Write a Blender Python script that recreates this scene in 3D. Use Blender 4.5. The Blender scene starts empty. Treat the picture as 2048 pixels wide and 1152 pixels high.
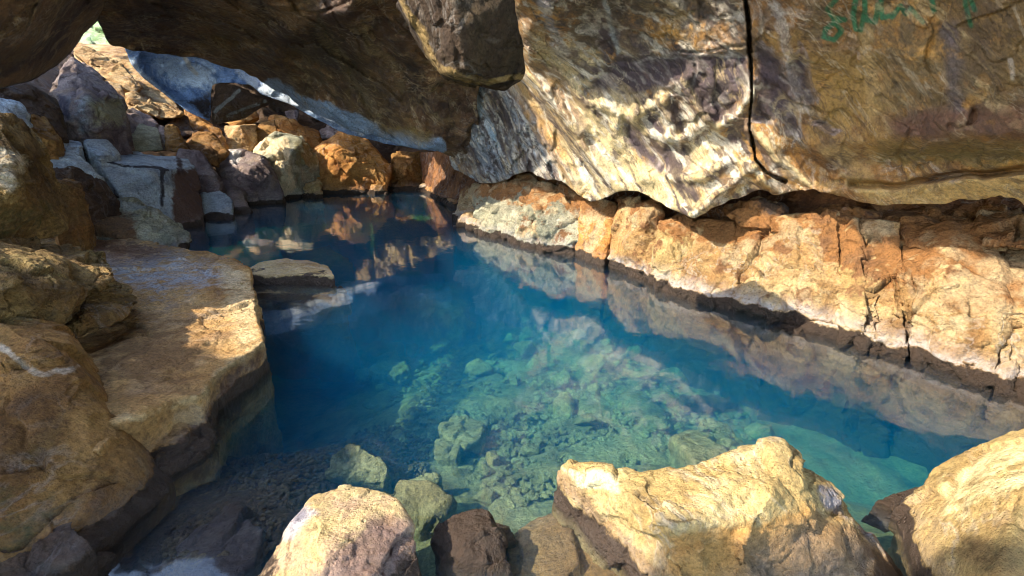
import bpy, bmesh, math, random
import numpy as np
from mathutils import Vector
random.seed(7); RNG = np.random.RandomState(11)
sc = bpy.context.scene
COL = sc.collection

# ---------------------------------------------------------------- camera
CAMZ = 1.6
PITCH = math.atan(326/1024)
SP, CP = math.sin(PITCH), math.cos(PITCH)
cam = bpy.data.cameras.new("camera"); cam.lens = 18; cam.sensor_width = 36; cam.clip_start = .02; cam.clip_end = 500
co = bpy.data.objects.new("camera", cam); COL.objects.link(co)
co.location = (0, 0, CAMZ); co.rotation_euler = (math.pi/2-PITCH, 0, 0)
sc.camera = co

def P(u, v, d):
    x = (u-1024)/1024; y = -(v-576)/1024
    return (d*x, d*(CP+y*SP), CAMZ+d*(-SP+y*CP))
def PZ(u, v, z):
    y = -(v-576)/1024
    return P(u, v, (z-CAMZ)/(-SP+y*CP))
def unproj(Vx):
    X, Y, Z = Vx[:, 0], Vx[:, 1], Vx[:, 2]-CAMZ
    d = Y*CP-Z*SP; up = Y*SP+Z*CP
    return 1024+1024*X/d, 576-1024*up/d

# sun: direction TOWARDS the sun
S = np.array((-.72, -.26, .65)); S /= np.linalg.norm(S)
SUN_EL = math.asin(S[2]); SUN_AZ = math.atan2(S[0], S[1])

# ---------------------------------------------------------------- noise
def _h(ix, iy, iz, seed):
    with np.errstate(over='ignore'):
        h = (ix.astype(np.uint32)*np.uint32(374761393) ^ iy.astype(np.uint32)*np.uint32(668265263)
             ^ iz.astype(np.uint32)*np.uint32(2147483647-98765)) + np.uint32((seed*1274126177) & 0xffffffff)
        h = (h ^ (h >> np.uint32(13)))*np.uint32(1274126177)
        h = (h ^ (h >> np.uint32(16)))*np.uint32(2246822519)
        h ^= h >> np.uint32(13)
    return h.astype(np.float64)/4294967295.0
def vnoise(p, seed=0):
    i = np.floor(p).astype(np.int64); f = p-i; f = f*f*f*(f*(f*6-15)+10)
    r = 0
    for dx in (0, 1):
        wx = f[:, 0] if dx else 1-f[:, 0]
        for dy in (0, 1):
            wy = f[:, 1] if dy else 1-f[:, 1]
            for dz in (0, 1):
                wz = f[:, 2] if dz else 1-f[:, 2]
                r = r+wx*wy*wz*_h(i[:, 0]+dx, i[:, 1]+dy, i[:, 2]+dz, seed)
    return r*2-1
def fbm(p, sc_, oct_=5, seed=0, gain=.5, ridged=False):
    r = 0; a = 1; t = 0; q = p*sc_
    for k in range(oct_):
        n = vnoise(q+k*17.3, seed+k)
        if ridged: n = 1-2*np.abs(n)
        r = r+a*n; t += a; a *= gain; q = q*2.07
    return r/t
def chip(p, sc_, seed=0):
    """faceted chips: every Worley cell is its own tilted plane; returns (height, edge distance)"""
    q = p*sc_; i = np.floor(q).astype(np.int64)
    b1 = np.full(len(p), 9.); b2 = np.full(len(p), 9.); val = np.zeros(len(p))
    for dx in (-1, 0, 1):
        for dy in (-1, 0, 1):
            for dz in (-1, 0, 1):
                c = i+np.array((dx, dy, dz))
                hx = _h(c[:, 0], c[:, 1], c[:, 2], seed); hy = _h(c[:, 0], c[:, 1], c[:, 2], seed+5); hz = _h(c[:, 0], c[:, 1], c[:, 2], seed+9)
                o = q-(c+np.stack((hx, hy, hz), 1)); dd = np.sqrt((o*o).sum(1))
                g = np.stack((hy-.5, hz-.5, hx-.5), 1)
                vv = (g*o).sum(1)*2.2+(_h(c[:, 0], c[:, 1], c[:, 2], seed+13)-.5)*.9
                m = dd < b1
                b2 = np.where(m, b1, np.minimum(b2, dd)); val = np.where(m, vv, val); b1 = np.where(m, dd, b1)
    return val, b2-b1

# ---------------------------------------------------------------- materials
MATS = {}
def rgb(c): return (c[0], c[1], c[2], 1)
def ramp(nt, fac, stops, interp='LINEAR'):
    r = nt.nodes.new('ShaderNodeValToRGB'); cr = r.color_ramp; cr.interpolation = interp
    while len(cr.elements) < len(stops): cr.elements.new(.5)
    for e, (p_, c_) in zip(cr.elements, stops):
        e.position = p_; e.color = rgb(c_) if hasattr(c_, '__len__') else (c_, c_, c_, 1)
    nt.links.new(fac, r.inputs[0]); return r.outputs[0]
def noise(nt, vec, scale, detail=6, rough=.6, dist=0.):
    n = nt.nodes.new('ShaderNodeTexNoise'); n.inputs['Scale'].default_value = scale; n.inputs['Detail'].default_value = detail
    n.inputs['Roughness'].default_value = rough; n.inputs['Distortion'].default_value = dist
    nt.links.new(vec, n.inputs['Vector']); return n.outputs['Fac']
def math_(nt, op, a, b=None, clamp=False):
    m = nt.nodes.new('ShaderNodeMath'); m.operation = op; m.use_clamp = clamp
    for k, x in enumerate((a, b)):
        if x is None: continue
        if isinstance(x, (int, float)): m.inputs[k].default_value = x
        else: nt.links.new(x, m.inputs[k])
    return m.outputs[0]
def mix(nt, fac, a, b, mode='MIX'):
    m = nt.nodes.new('ShaderNodeMix'); m.data_type = 'RGBA'; m.blend_type = mode
    for sock, x in ((m.inputs[0], fac), (m.inputs[6], a), (m.inputs[7], b)):
        if isinstance(x, (int, float)): sock.default_value = x
        elif isinstance(x, tuple): sock.default_value = rgb(x)
        else: nt.links.new(x, sock)
    return m.outputs[2]
def rock_mat(name, light, mid, dark, alt, alt_amt=.45, vein=(.75, .72, .68), vein_amt=.35, scale=1.6, bump=1., rough=.8, water=True,
             band=(.035, .024, .018), crust=(.55, .50, .50), crust_amt=.2, pits=.5, spec=.3, dirt=.7, flow=0., under=.35, bandh=.085, streak=None):
    m = bpy.data.materials.new(name); m.use_nodes = True; nt = m.node_tree; nt.nodes.clear()
    out = nt.nodes.new('ShaderNodeOutputMaterial'); bs = nt.nodes.new('ShaderNodeBsdfPrincipled')
    nt.links.new(bs.outputs[0], out.inputs[0])
    geo = nt.nodes.new('ShaderNodeNewGeometry'); pos = geo.outputs['Position']
    n1 = noise(nt, pos, scale, 10, .62, .6)
    c = ramp(nt, n1, [(.30, dark), (.46, mid), (.60, light), (.75, tuple(min(1, x*1.15) for x in light))])
    n2 = noise(nt, pos, scale*.7+.3, 8, .65, 1.2)
    f2 = ramp(nt, n2, [(.50, 0.), (.60, 1.)])
    c = mix(nt, math_(nt, 'MULTIPLY', f2, alt_amt), c, alt)
    # streaks along a tilted axis
    mp = nt.nodes.new('ShaderNodeMapping'); mp.inputs['Scale'].default_value = (1.2, 1.2, 7.); mp.inputs['Rotation'].default_value = (.3, .5, .2)
    nt.links.new(pos, mp.inputs[0])
    n3 = noise(nt, mp.outputs[0], 1.5, 9, .7, .8)
    c = mix(nt, ramp(nt, n3, [(.35, .45), (.5, 0.)]), c, dark, 'MIX')
    # mineral veins
    n4 = noise(nt, pos, scale*1.3, 5, .55, 1.6)
    v = math_(nt, 'ABSOLUTE', math_(nt, 'SUBTRACT', n4, .5))
    v = ramp(nt, v, [(0., 1.), (.012, .6), (.035, 0.)])
    n5 = noise(nt, pos, 1.1, 3); v = math_(nt, 'MULTIPLY', v, ramp(nt, n5, [(.45, 0.), (.62, 1.)]))
    c = mix(nt, math_(nt, 'MULTIPLY', v, vein_amt), c, vein)
    # painted stains, plus lit and shaded patches put into the colour
    at = nt.nodes.new('ShaderNodeAttribute'); at.attribute_name = 'stain'
    nf = noise(nt, pos, 22, 8, .7)
    fa = ramp(nt, math_(nt, 'ADD', at.outputs['Alpha'], math_(nt, 'MULTIPLY', math_(nt, 'SUBTRACT', nf, .5), .9)), [(.28, 0.), (.72, 1.)])
    fa = math_(nt, 'MULTIPLY', fa, math_(nt, 'MINIMUM', math_(nt, 'MULTIPLY', at.outputs['Alpha'], 6.), 1.))
    c = mix(nt, fa, c, at.outputs['Color'])
    if flow:
        dt = nt.nodes.new('ShaderNodeVectorMath'); dt.operation = 'DOT_PRODUCT'; nt.links.new(pos, dt.inputs[0]); dt.inputs[1].default_value = (.40, -.50, -.77)
        sl = nt.nodes.new('ShaderNodeVectorMath'); sl.operation = 'SCALE'; sl.inputs[0].default_value = (.40, -.50, -.77); nt.links.new(math_(nt, 'MULTIPLY', dt.outputs['Value'], -.78), sl.inputs['Scale'])
        mp2 = nt.nodes.new('ShaderNodeVectorMath'); mp2.operation = 'ADD'; nt.links.new(pos, mp2.inputs[0]); nt.links.new(sl.outputs[0], mp2.inputs[1])
        for s_, col_, wd, th in ((1.6, (.66, .50, .26), .030, .5), (3.7, (.72, .62, .46), .022, .52), (2.6, (.05, .035, .035), .035, .48), (6.5, (.06, .04, .035), .03, .5)):
            nn = noise(nt, mp2.outputs[0], s_, 8, .6, 1.3); rr = ramp(nt, math_(nt, 'ABSOLUTE', math_(nt, 'SUBTRACT', nn, .5)), [(0., 1.), (wd*.4, .7), (wd, 0.)])
            c = mix(nt, math_(nt, 'MULTIPLY', math_(nt, 'MULTIPLY', rr, ramp(nt, noise(nt, pos, 1.7+s_*.2, 4), [(th-.05, 0.), (th+.08, 1.)])), flow), c, col_)
    # fine dark dirt in patches
    nd = noise(nt, pos, 13, 10, .78, .3); c = mix(nt, math_(nt, 'MULTIPLY', ramp(nt, nd, [(.36, .75), (.47, 0.)]), dirt), c, dark)
    # speckle
    n6 = noise(nt, pos, 48, 8, .75)
    c = mix(nt, 1., c, ramp(nt, n6, [(.28, .38), (.5, 1.), (.75, 1.42)]), 'MULTIPLY')
    n7 = noise(nt, pos, 170, 4, .8); c = mix(nt, 1., c, ramp(nt, n7, [(.3, .72), (.5, 1.), (.72, 1.2)]), 'MULTIPLY')
    vo = nt.nodes.new('ShaderNodeTexVoronoi'); vo.inputs['Scale'].default_value = 34; nt.links.new(pos, vo.inputs['Vector'])
    pit = ramp(nt, vo.outputs['Distance'], [(.08, 0.), (.3, 1.)])
    pm = ramp(nt, noise(nt, pos, 3.1, 4), [(.48, 0.), (.6, 1.)])
    rgh = rough
    if water:
        sep = nt.nodes.new('ShaderNodeSeparateXYZ'); nt.links.new(pos, sep.inputs[0])
        zz = math_(nt, 'ADD', sep.outputs[2], math_(nt, 'MULTIPLY', math_(nt, 'SUBTRACT', noise(nt, pos, 3.5, 6, .7), .5), .22))
        hgt = math_(nt, 'DIVIDE', zz, bandh*2.6)
        cr = ramp(nt, hgt, [(.38, 0.), (.46, crust_amt), (.72, crust_amt*.4), (1., 0.)])
        cr = math_(nt, 'MULTIPLY', cr, ramp(nt, noise(nt, pos, 9, 6, .7), [(.36, .1), (.55, 1.)]))
        c = mix(nt, cr, c, crust)
        wet = ramp(nt, hgt, [(.36, 1.), (.42, 0.)])
        below = ramp(nt, math_(nt, 'DIVIDE', math_(nt, 'ADD', sep.outputs[2], .12), .12), [(.0, under), (.9, 1.)])  # high under: dark of deep water painted into the wall blocks
        c = mix(nt, math_(nt, 'MULTIPLY', wet, below), c, mix(nt, n6, band, tuple(x*3. for x in band)))
        rg = nt.nodes.new('ShaderNodeMapRange'); nt.links.new(wet, rg.inputs[0]); rg.inputs[3].default_value = rough; rg.inputs[4].default_value = .45
        nt.links.new(rg.outputs[0], bs.inputs['Roughness'])
    else: bs.inputs['Roughness'].default_value = rough
    nt.links.new(c, bs.inputs['Base Color']); bs.inputs['Specular IOR Level'].default_value = spec
    b1 = nt.nodes.new('ShaderNodeBump'); b1.inputs['Strength'].default_value = min(1., .95*bump); b1.inputs['Distance'].default_value = .085
    hh = math_(nt, 'ADD', noise(nt, pos, 9, 12, .66, .0), math_(nt, 'MULTIPLY', noise(nt, pos, 38, 8, .75), .26))
    hh = math_(nt, 'ADD', hh, math_(nt, 'MULTIPLY', math_(nt, 'MULTIPLY', pit, pm), .16*pits))
    vo2 = nt.nodes.new('ShaderNodeTexVoronoi'); vo2.inputs['Scale'].default_value = 80; nt.links.new(pos, vo2.inputs['Vector'])
    hh = math_(nt, 'ADD', hh, math_(nt, 'MULTIPLY', ramp(nt, vo2.outputs['Distance'], [(.05, 0.), (.35, 1.)]), .05*pits))
    hh = math_(nt, 'SUBTRACT', hh, math_(nt, 'MULTIPLY', v, .1))
    nt.links.new(hh, b1.inputs['Height']); nt.links.new(b1.outputs[0], bs.inputs['Normal'])
    MATS[name] = m; return m
rock_mat('tan_rock', (.66, .47, .22), (.50, .29, .11), (.17, .085, .035), (.48, .30, .12))
rock_mat('pale_rock', (.66, .52, .26), (.52, .37, .15), (.25, .15, .065), (.55, .36, .14), .35, pits=1.6, bump=.72)
rock_mat('pale_wall', (.70, .56, .30), (.54, .38, .16), (.25, .15, .065), (.58, .34, .13), .35, pits=1., under=.95, crust_amt=.6, crust=(.72, .68, .66), bandh=.11, scale=2.2)
rock_mat('orange_rock', under=.95, light=(.66, .34, .10), mid=(.48, .21, .05), dark=(.20, .08, .03), alt=(.62, .40, .16))
rock_mat('brown_rock', (.46, .25, .075), (.29, .14, .040), (.07, .034, .016), (.26, .17, .055), vein_amt=.2)
rock_mat('pitted_rock', (.38, .25, .09), (.24, .14, .045), (.07, .04, .015), (.20, .10, .035), vein_amt=.2, pits=3., bump=1.3, dirt=1.)
rock_mat('block_rock', (.10, .065, .04), (.06, .038, .025), (.025, .016, .014), (.12, .085, .04), vein_amt=.2, water=False)
rock_mat('dark_rock', (.17, .10, .06), (.10, .06, .038), (.035, .022, .018), (.16, .11, .05), vein_amt=.25, vein=(.4, .38, .4))
rock_mat('ceiling_rock', (.30, .165, .07), (.13, .07, .038), (.03, .019, .018), (.24, .15, .055), scale=1.2, vein_amt=.4, vein=(.46, .40, .36), water=False, bump=1., flow=.45, spec=.45, rough=.6)
rock_mat('blue_rock', (.62, .70, .74), (.42, .48, .54), (.10, .10, .13), (.60, .58, .50), vein_amt=.4, bump=.8)
rock_mat('skylit_blue_wall', (.38, .54, .82), (.17, .29, .55), (.035, .05, .11), (.22, .34, .58), .5, vein=(.7, .8, .95), vein_amt=.5, water=False, bump=.7, rough=.5)  # skylight blue put into the rock colour
rock_mat('mauve_rock', (.33, .26, .24), (.20, .15, .15), (.075, .05, .055), (.36, .25, .15), bump=.8)
rock_mat('grey_green_rock', crust_amt=.5, under=.95, light=(.52, .50, .36), mid=(.34, .33, .23), dark=(.10, .09, .07), alt=(.60, .52, .36), bump=1.)
rock_mat('shelf_rock', (.72, .46, .19), (.55, .31, .11), (.17, .08, .03), (.46, .38, .30), .35, scale=1.3, bump=.9, pits=.5, vein_amt=.15)
rock_mat('gold_wall', (.64, .35, .09), (.38, .185, .05), (.09, .05, .03), (.20, .13, .08), .5, scale=1.3, flow=.55, dirt=.35, spec=.5, vein=(.75, .68, .60), vein_amt=.5, water=False, bump=.8, rough=.55)
rock_mat('band_rock', (.68, .50, .26), (.50, .31, .13), (.16, .075, .032), (.58, .30, .10), .4, scale=2.6, vein_amt=.4, bandh=.085, crust_amt=.9, crust=(.66, .60, .58), pits=1.3, bump=1.3, under=.95)
rock_mat('red_earth', (.34, .15, .055), (.19, .08, .035), (.06, .03, .02), (.42, .2, .07), .5, scale=2.5, pits=1.)
rock_mat('bed_rock', (.44, .40, .22), (.31, .27, .14), (.12, .10, .05), (.42, .33, .16), .4, vein_amt=.1, water=False, scale=3)
rock_mat('gravel_rock', (.30, .21, .12), (.19, .125, .07), (.08, .05, .03), (.26, .22, .14), .4, vein_amt=.05, water=False, scale=9)
rock_mat('far_green', (.45, .62, .30), (.22, .36, .12), (.10, .14, .05), (.7, .7, .5), .5, water=False, scale=1.2)

# ---------------------------------------------------------------- object helpers
def tag(o, label=None, cat=None, group=None, kind=None):
    if label: o['label'] = label
    if cat: o['category'] = cat
    if group: o['group'] = group
    if kind: o['kind'] = kind
    return o
def mesh_from(name, V, F, mat, smooth=True):
    me = bpy.data.meshes.new(name)
    me.from_pydata([tuple(x) for x in V], [], F); me.update()
    if mat: me.materials.append(MATS[mat] if isinstance(mat, str) else mat)
    if smooth: me.polygons.foreach_set('use_smooth', [True]*len(me.polygons))
    if mat != 'nostain' and isinstance(mat, str): plain.append(me)
    return me
plain = []
def link(name, me, loc=None):
    o = bpy.data.objects.new(name, me); COL.objects.link(o)
    if loc is not None:
        n = len(me.vertices); a = np.empty(n*3); me.vertices.foreach_get('co', a)
        a = a.reshape(-1, 3)-np.array(loc); me.vertices.foreach_set('co', a.ravel()); me.update(); o.location = loc
    return o
def coords(me):
    a = np.empty(len(me.vertices)*3); me.vertices.foreach_get('co', a); return a.reshape(-1, 3)
def normals(me):
    a = np.empty(len(me.vertices)*3); me.vertex_normals.foreach_get('vector', a); return a.reshape(-1, 3)
def set_stain_light(me, rgba):
    at = me.color_attributes.new('stain', 'FLOAT_COLOR', 'POINT')
    at.data.foreach_set('color', np.ascontiguousarray(rgba, dtype=np.float32).ravel())
def seg_dist(u, v, pl):
    """distance of (u,v) arrays to a polyline and the parameter along it"""
    best = np.full(len(u), 1e9); tt = np.zeros(len(u)); n = len(pl)-1
    for k in range(n):
        ax, ay = pl[k]; bx, by = pl[k+1]; dx, dy = bx-ax, by-ay; L = dx*dx+dy*dy+1e-9
        t = np.clip(((u-ax)*dx+(v-ay)*dy)/L, 0, 1)
        d = np.hypot(u-ax-t*dx, v-ay-t*dy); m = d < best
        best = np.where(m, d, best); tt = np.where(m, (k+t)/n, tt)
    return best, tt
FD = np.array((.40, -.50, -.77)); FD /= np.linalg.norm(FD)
def flowq(p, k=.78): return p-k*(p@FD)[:, None]*FD
def in_poly(u, v, pl):
    r = np.zeros(len(u), bool); n = len(pl); j = n-1
    for i in range(n):
        xi, yi = pl[i]; xj, yj = pl[j]
        if yi != yj:
            c = ((yi > v) != (yj > v)) & (u < (xj-xi)*(v-yi)/(yj-yi)+xi); r ^= c
        j = i
    return r
def poly_soft(u, v, pl, soft):
    d, _ = seg_dist(u, v, list(pl)+[pl[0]]); s = np.where(in_poly(u, v, pl), d, -d)
    return np.clip(.5+s/(2*soft), 0, 1)

def voxel(V, F, vox, smooth_it):
    me = bpy.data.meshes.new('tmp'); me.from_pydata(V, [], F); me.update()
    o = bpy.data.objects.new('tmp', me); COL.objects.link(o)
    r = o.modifiers.new('r', 'REMESH'); r.mode = 'VOXEL'; r.voxel_size = vox
    if smooth_it:
        s = o.modifiers.new('s', 'SMOOTH'); s.factor = .5; s.iterations = smooth_it
    dg = bpy.context.evaluated_depsgraph_get(); ev = o.evaluated_get(dg)
    m2 = bpy.data.meshes.new_from_object(ev); bpy.data.objects.remove(o); bpy.data.meshes.remove(me)
    return m2
def hull_geo(pts, V, F):
    bm = bmesh.new()
    for p in pts: bm.verts.new(p)
    r = bmesh.ops.convex_hull(bm, input=bm.verts)
    dead = [g for g in set(r['geom_interior']+r['geom_unused']) if isinstance(g, bmesh.types.BMVert)]
    bmesh.ops.delete(bm, geom=dead, context='VERTS')
    bm.verts.ensure_lookup_table(); bm.verts.index_update(); b = len(V)
    V += [tuple(v.co) for v in bm.verts]; F += [[b+v.index for v in f.verts] for f in bm.faces]; bm.free()
def prism_geo(top, zb, V, F, inset=0.):
    """top: list of 3-D points (outline), dropped to zb"""
    c = np.mean(np.array(top), 0); b = len(V); n = len(top)
    V += [tuple(p) for p in top]
    V += [(p[0]+(c[0]-p[0])*inset, p[1]+(c[1]-p[1])*inset, zb) for p in top]
    A = sum(top[i][0]*top[(i+1) % n][1]-top[(i+1) % n][0]*top[i][1] for i in range(n))
    from mathutils.geometry import tessellate_polygon
    tr = tessellate_polygon([[Vector((p[0], p[1], 0)) for p in top]])
    for t in tr:
        (x1, y1), (x2, y2), (x3, y3) = [(top[k][0], top[k][1]) for k in t]
        t = list(t)
        if (x2-x1)*(y3-y1)-(x3-x1)*(y2-y1) < 0: t = t[::-1]
        F.append([b+k for k in t]); F.append([b+n+k for k in t[::-1]])
    for i in range(n):
        j = (i+1) % n
        F.append([b+i, b+n+i, b+n+j, b+j] if A > 0 else [b+i, b+j, b+n+j, b+n+i])

STATS = []
def rock(name, label, cat, hulls, mat, thick=.6, base=None, vox=None, amp=.05, chipamp=.035, chips=None, sm=3, seed=None,
         group=None, kind=None, prisms=(), stain=None, shrink=.85, fine=1., raw=()):
    """hulls: list of point lists (u,v,d) or ('z',u,v,z) in the picture; each becomes a solid with its own depth"""
    V, F = [], []; allp = []
    for h in hulls:
        pts = []
        for q in h:
            pts.append(np.array(PZ(*q[1:]) if q[0] == 'z' else P(*q)))
        pts = np.array(pts); c = pts.mean(0); ext = []
        for p in pts:
            r = np.array((p[0], p[1], 0.)); r /= np.linalg.norm(r)
            q = c+(p-c)*shrink; q = q+r*thick; q[2] = min(q[2], c[2]+(p[2]-c[2])*.9); ext.append(q)
        allq = list(pts)+ext
        if base is not None:
            for p in list(pts)+ext:
                if p[2] > base: allq.append(np.array((p[0]*1.0+(c[0]-p[0])*.08, p[1]+(c[1]-p[1])*.08, base)))
        hull_geo(allq, V, F); allp += list(pts)
    for top, zb, ins in prisms:
        tp = [PZ(*q) for q in top]; prism_geo(tp, zb, V, F, ins); allp += [np.array(t) for t in tp]
    for pts in raw: hull_geo(pts, V, F); allp += [np.array(t) for t in pts]
    allp = np.array(allp); dmin = max(.8, np.min(allp[:, 1])); size = np.ptp(allp, 0).max()
    if vox is None: vox = max(.006, dmin/420)
    me = voxel(V, F, vox, sm)
    p = coords(me); nr = normals(me)
    seed = seed if seed is not None else (sum(ord(ch)*(i+3) for i, ch in enumerate(label)) % 997)
    sz = min(1.3, size)
    ch, ed = chip(p+.22*np.stack([fbm(p, 2.2, 3, seed+40+k) for k in range(3)], 1), chips or 2.6/sz, seed+3)
    ch2, ed2 = chip(p, (chips or 2.6/sz)*2.7, seed+8)
    h = amp*sz*fbm(p, 1.6/sz, 5, seed, .52)+chipamp*sz*(ch-.15*np.exp(-(ed/.05)**2))+.38*chipamp*sz*ch2*np.clip(fbm(p, 1.5, 2, seed+2)*2+.6, 0, 1)
    h += fine*.009*fbm(p, 12, 5, seed+6, .65)+fine*.010*np.clip(fbm(p, 4.5, 5, seed+16, .6, True), -1, .3)
    c3, e3 = chip(p, 9., seed+21); h += fine*.012*c3*np.clip(fbm(p, 2., 2, seed+22)*3, 0, 1)
    p2 = p+nr*h[:, None]
    me.vertices.foreach_set('co', p2.ravel())
    me.polygons.foreach_set('use_smooth', [True]*len(me.polygons)); me.update()
    me.materials.clear(); me.materials.append(MATS[mat]); me.name = name
    u, v = unproj(p2); set_stain_light(me, stain(u, v, p2) if stain is not None else np.zeros((len(p2), 4)))
    lo = p2.min(0); hi = p2.max(0)
    o = link(name, me, ((lo[0]+hi[0])/2, (lo[1]+hi[1])/2, lo[2]))
    tag(o, label, cat, group, kind); STATS.append((name, len(p2)))
    return o

def tps(ctrl):
    c = np.array(ctrl, float); X = c[:, :2]/1000.; y = 1/c[:, 2]; n = len(c)
    r = np.hypot(X[:, None, 0]-X[None, :, 0], X[:, None, 1]-X[None, :, 1])
    K = np.where(r > 0, r*r*np.log(r+1e-12), 0)+np.eye(n)*1e-4
    A = np.zeros((n+3, n+3)); A[:n, :n] = K; A[:n, n] = 1; A[:n, n+1:] = X; A[n, :n] = 1; A[n+1:, :n] = X.T
    w = np.linalg.solve(A, np.concatenate((y, np.zeros(3))))
    def f(u, v):
        q = np.stack((u, v), 1)/1000.; out = w[n]+q@w[n+1:]
        for k in range(n):
            rr = np.hypot(q[:, 0]-X[k, 0], q[:, 1]-X[k, 1]); out = out+w[k]*np.where(rr > 0, rr*rr*np.log(rr+1e-12), 0)
        return 1/np.maximum(out, .02)
    return f
def sheet(name, label, poly, ctrl, mat, step=4, thick=.6, amp=.06, nsc=1.2, chipamp=.04, chips=2., seed=1, kind='structure',
          relief=None, stain=None, cat=None, sm=0, away=None, edge=1.):
    f = tps(ctrl)
    us = np.array([q[0] for q in poly]); vs = np.array([q[1] for q in poly])
    U = np.arange(us.min()-step, us.max()+2*step, step); W = np.arange(vs.min()-step, vs.max()+2*step, step)
    nu, nv = len(U), len(W); uu, vv = np.meshgrid(U, W); uu = uu.ravel(); vv = vv.ravel()
    # ragged outline
    ju = uu+edge*5*fbm(np.stack((uu/40, vv/40, uu*0), 1), 1, 3, seed+70); jv = vv+edge*5*fbm(np.stack((uu/40, vv/40, uu*0+5), 1), 1, 3, seed+71)
    ins = in_poly(ju, jv, poly).reshape(nv, nu)
    cell = ins[:-1, :-1] & ins[1:, :-1] & ins[:-1, 1:] & ins[1:, 1:]
    idx = np.arange(nu*nv).reshape(nv, nu); ys, xs = np.nonzero(cell)
    quads = np.stack((idx[ys, xs], idx[ys+1, xs], idx[ys+1, xs+1], idx[ys, xs+1]), 1)
    used = np.unique(quads); rm = np.full(nu*nv, -1); rm[used] = np.arange(len(used)); quads = rm[quads]
    u0, v0 = uu[used].copy(), vv[used].copy()
    # pull the stepped border onto a smooth line
    ed = np.concatenate([quads[:, [0, 1]], quads[:, [1, 2]], quads[:, [2, 3]], quads[:, [3, 0]]])
    key = np.sort(ed, 1); _, inv, cnt = np.unique(key[:, 0]*10**7+key[:, 1], return_inverse=True, return_counts=True)
    bd = ed[cnt[inv] == 1]
    for _ in range(4):
        su = np.zeros(len(u0)); sv = su.copy(); sn = su.copy()
        for a, b in ((0, 1), (1, 0)):
            np.add.at(su, bd[:, a], u0[bd[:, b]]); np.add.at(sv, bd[:, a], v0[bd[:, b]]); np.add.at(sn, bd[:, a], 1)
        m = sn > 0; u0[m] = .4*u0[m]+.6*su[m]/sn[m]; v0[m] = .4*v0[m]+.6*sv[m]/sn[m]
    d = f(u0, v0)
    x = (u0-1024)/1024; y = -(v0-576)/1024
    ray = np.stack((x, CP+y*SP, -SP+y*CP), 1)
    p = np.array((0, 0, CAMZ))+ray*d[:, None]
    n_in = len(p)
    h = amp*fbm(p, nsc, 6, seed, .5)
    wp = p+.32*np.stack([fbm(p, 2., 3, seed+50+k) for k in range(3)], 1)
    c1, e1 = chip(wp, chips, seed+3); c2, e2 = chip(p, chips*2.8, seed+4)
    h += chipamp*(c1-.12*np.exp(-(e1/.05)**2))+.35*chipamp*c2*np.clip(fbm(p, 1.1, 2, seed+9)*2.5+.5, 0, 1)
    h += .009*fbm(p, 11, 5, seed+6, .65)+.012*np.clip(fbm(p, 4., 5, seed+16, .6, True), -1, .3)
    if relief is not None: h += relief(u0, v0, p)
    rn = ray/np.linalg.norm(ray, axis=1)[:, None]
    # fade the displacement near the silhouette only in the ray direction, so the outline stays put
    p = p-rn*h[:, None]
    aw = np.stack((x, CP+y*SP, np.zeros(len(x))), 1); aw /= np.linalg.norm(aw, axis=1)[:, None]
    if away is not None: aw = aw*0+np.array(away)
    back = p+aw*thick; back = back+(back.mean(0)-back)*.03
    V = np.concatenate((p, back)); F = [list(map(int, q)) for q in quads]+[[int(a)+n_in for a in q[::-1]] for q in quads]
    F += [[int(b), int(a), int(a)+n_in, int(b)+n_in] for a, b in bd]
    me = mesh_from(name, V, F, mat)
    st = stain(u0, v0, p) if stain is not None else np.zeros((len(p), 4)); set_stain_light(me, np.concatenate((st, st)))
    o = link(name, me, tuple(V.mean(0))); tag(o, label, cat, None, kind); STATS.append((name, len(V)))
    return o
class Paint:
    def __init__(self, u, v, p, warp=10, seed=3):
        a = np.stack((u/60, v/60, u*0), 1)
        self.u = u+warp*fbm(a, 1, 4, seed); self.v = v+warp*fbm(a+9, 1, 4, seed+1)
        self.r = np.zeros((len(u), 4))
        self.m = fbm(p, 11, 5, seed+20, .65); self.k = 1.6
    def over(self, c, a):
        a = np.clip(a, 0, 1); a = np.clip(a*(1+self.k*self.m*(1.25-a)), 0, 1); A = self.r[:, 3]; na = a+A*(1-a); w = np.where(na > 0, a/np.maximum(na, 1e-6), 0)
        self.r[:, :3] = self.r[:, :3]*(1-w[:, None])+np.array(c)*w[:, None]; self.r[:, 3] = na
    def line(self, c, pl, w, soft=None, a=1.):
        d, t = seg_dist(self.u, self.v, pl); soft = soft or w*.6
        self.over(c, a*np.clip((w+soft-d)/(soft+1e-6), 0, 1))
    def poly(self, c, pl, soft=8, a=1., rim=None, rw=5):
        d, _ = seg_dist(self.u, self.v, list(pl)+[pl[0]]); i = in_poly(self.u, self.v, pl); s = np.where(i, d, -d)
        self.over(c, a*np.clip(.5+s/(2*soft), 0, 1))
        if rim: self.over(rim, .62*np.clip(.5+2.2*self.m, 0, 1)*np.clip(1-np.abs(s+rw*.6)/rw, 0, 1))
#@@SCENE
GOLD = (.62, .42, .16); CREAM = (.72, .58, .32); WHITE = (.80, .78, .76); PURP = (.085, .06, .075); DK = (.045, .032, .03)
BLUG = (.34, .42, .50); RUST = (.45, .20, .06); OLIVE = (.24, .17, .06)

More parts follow.
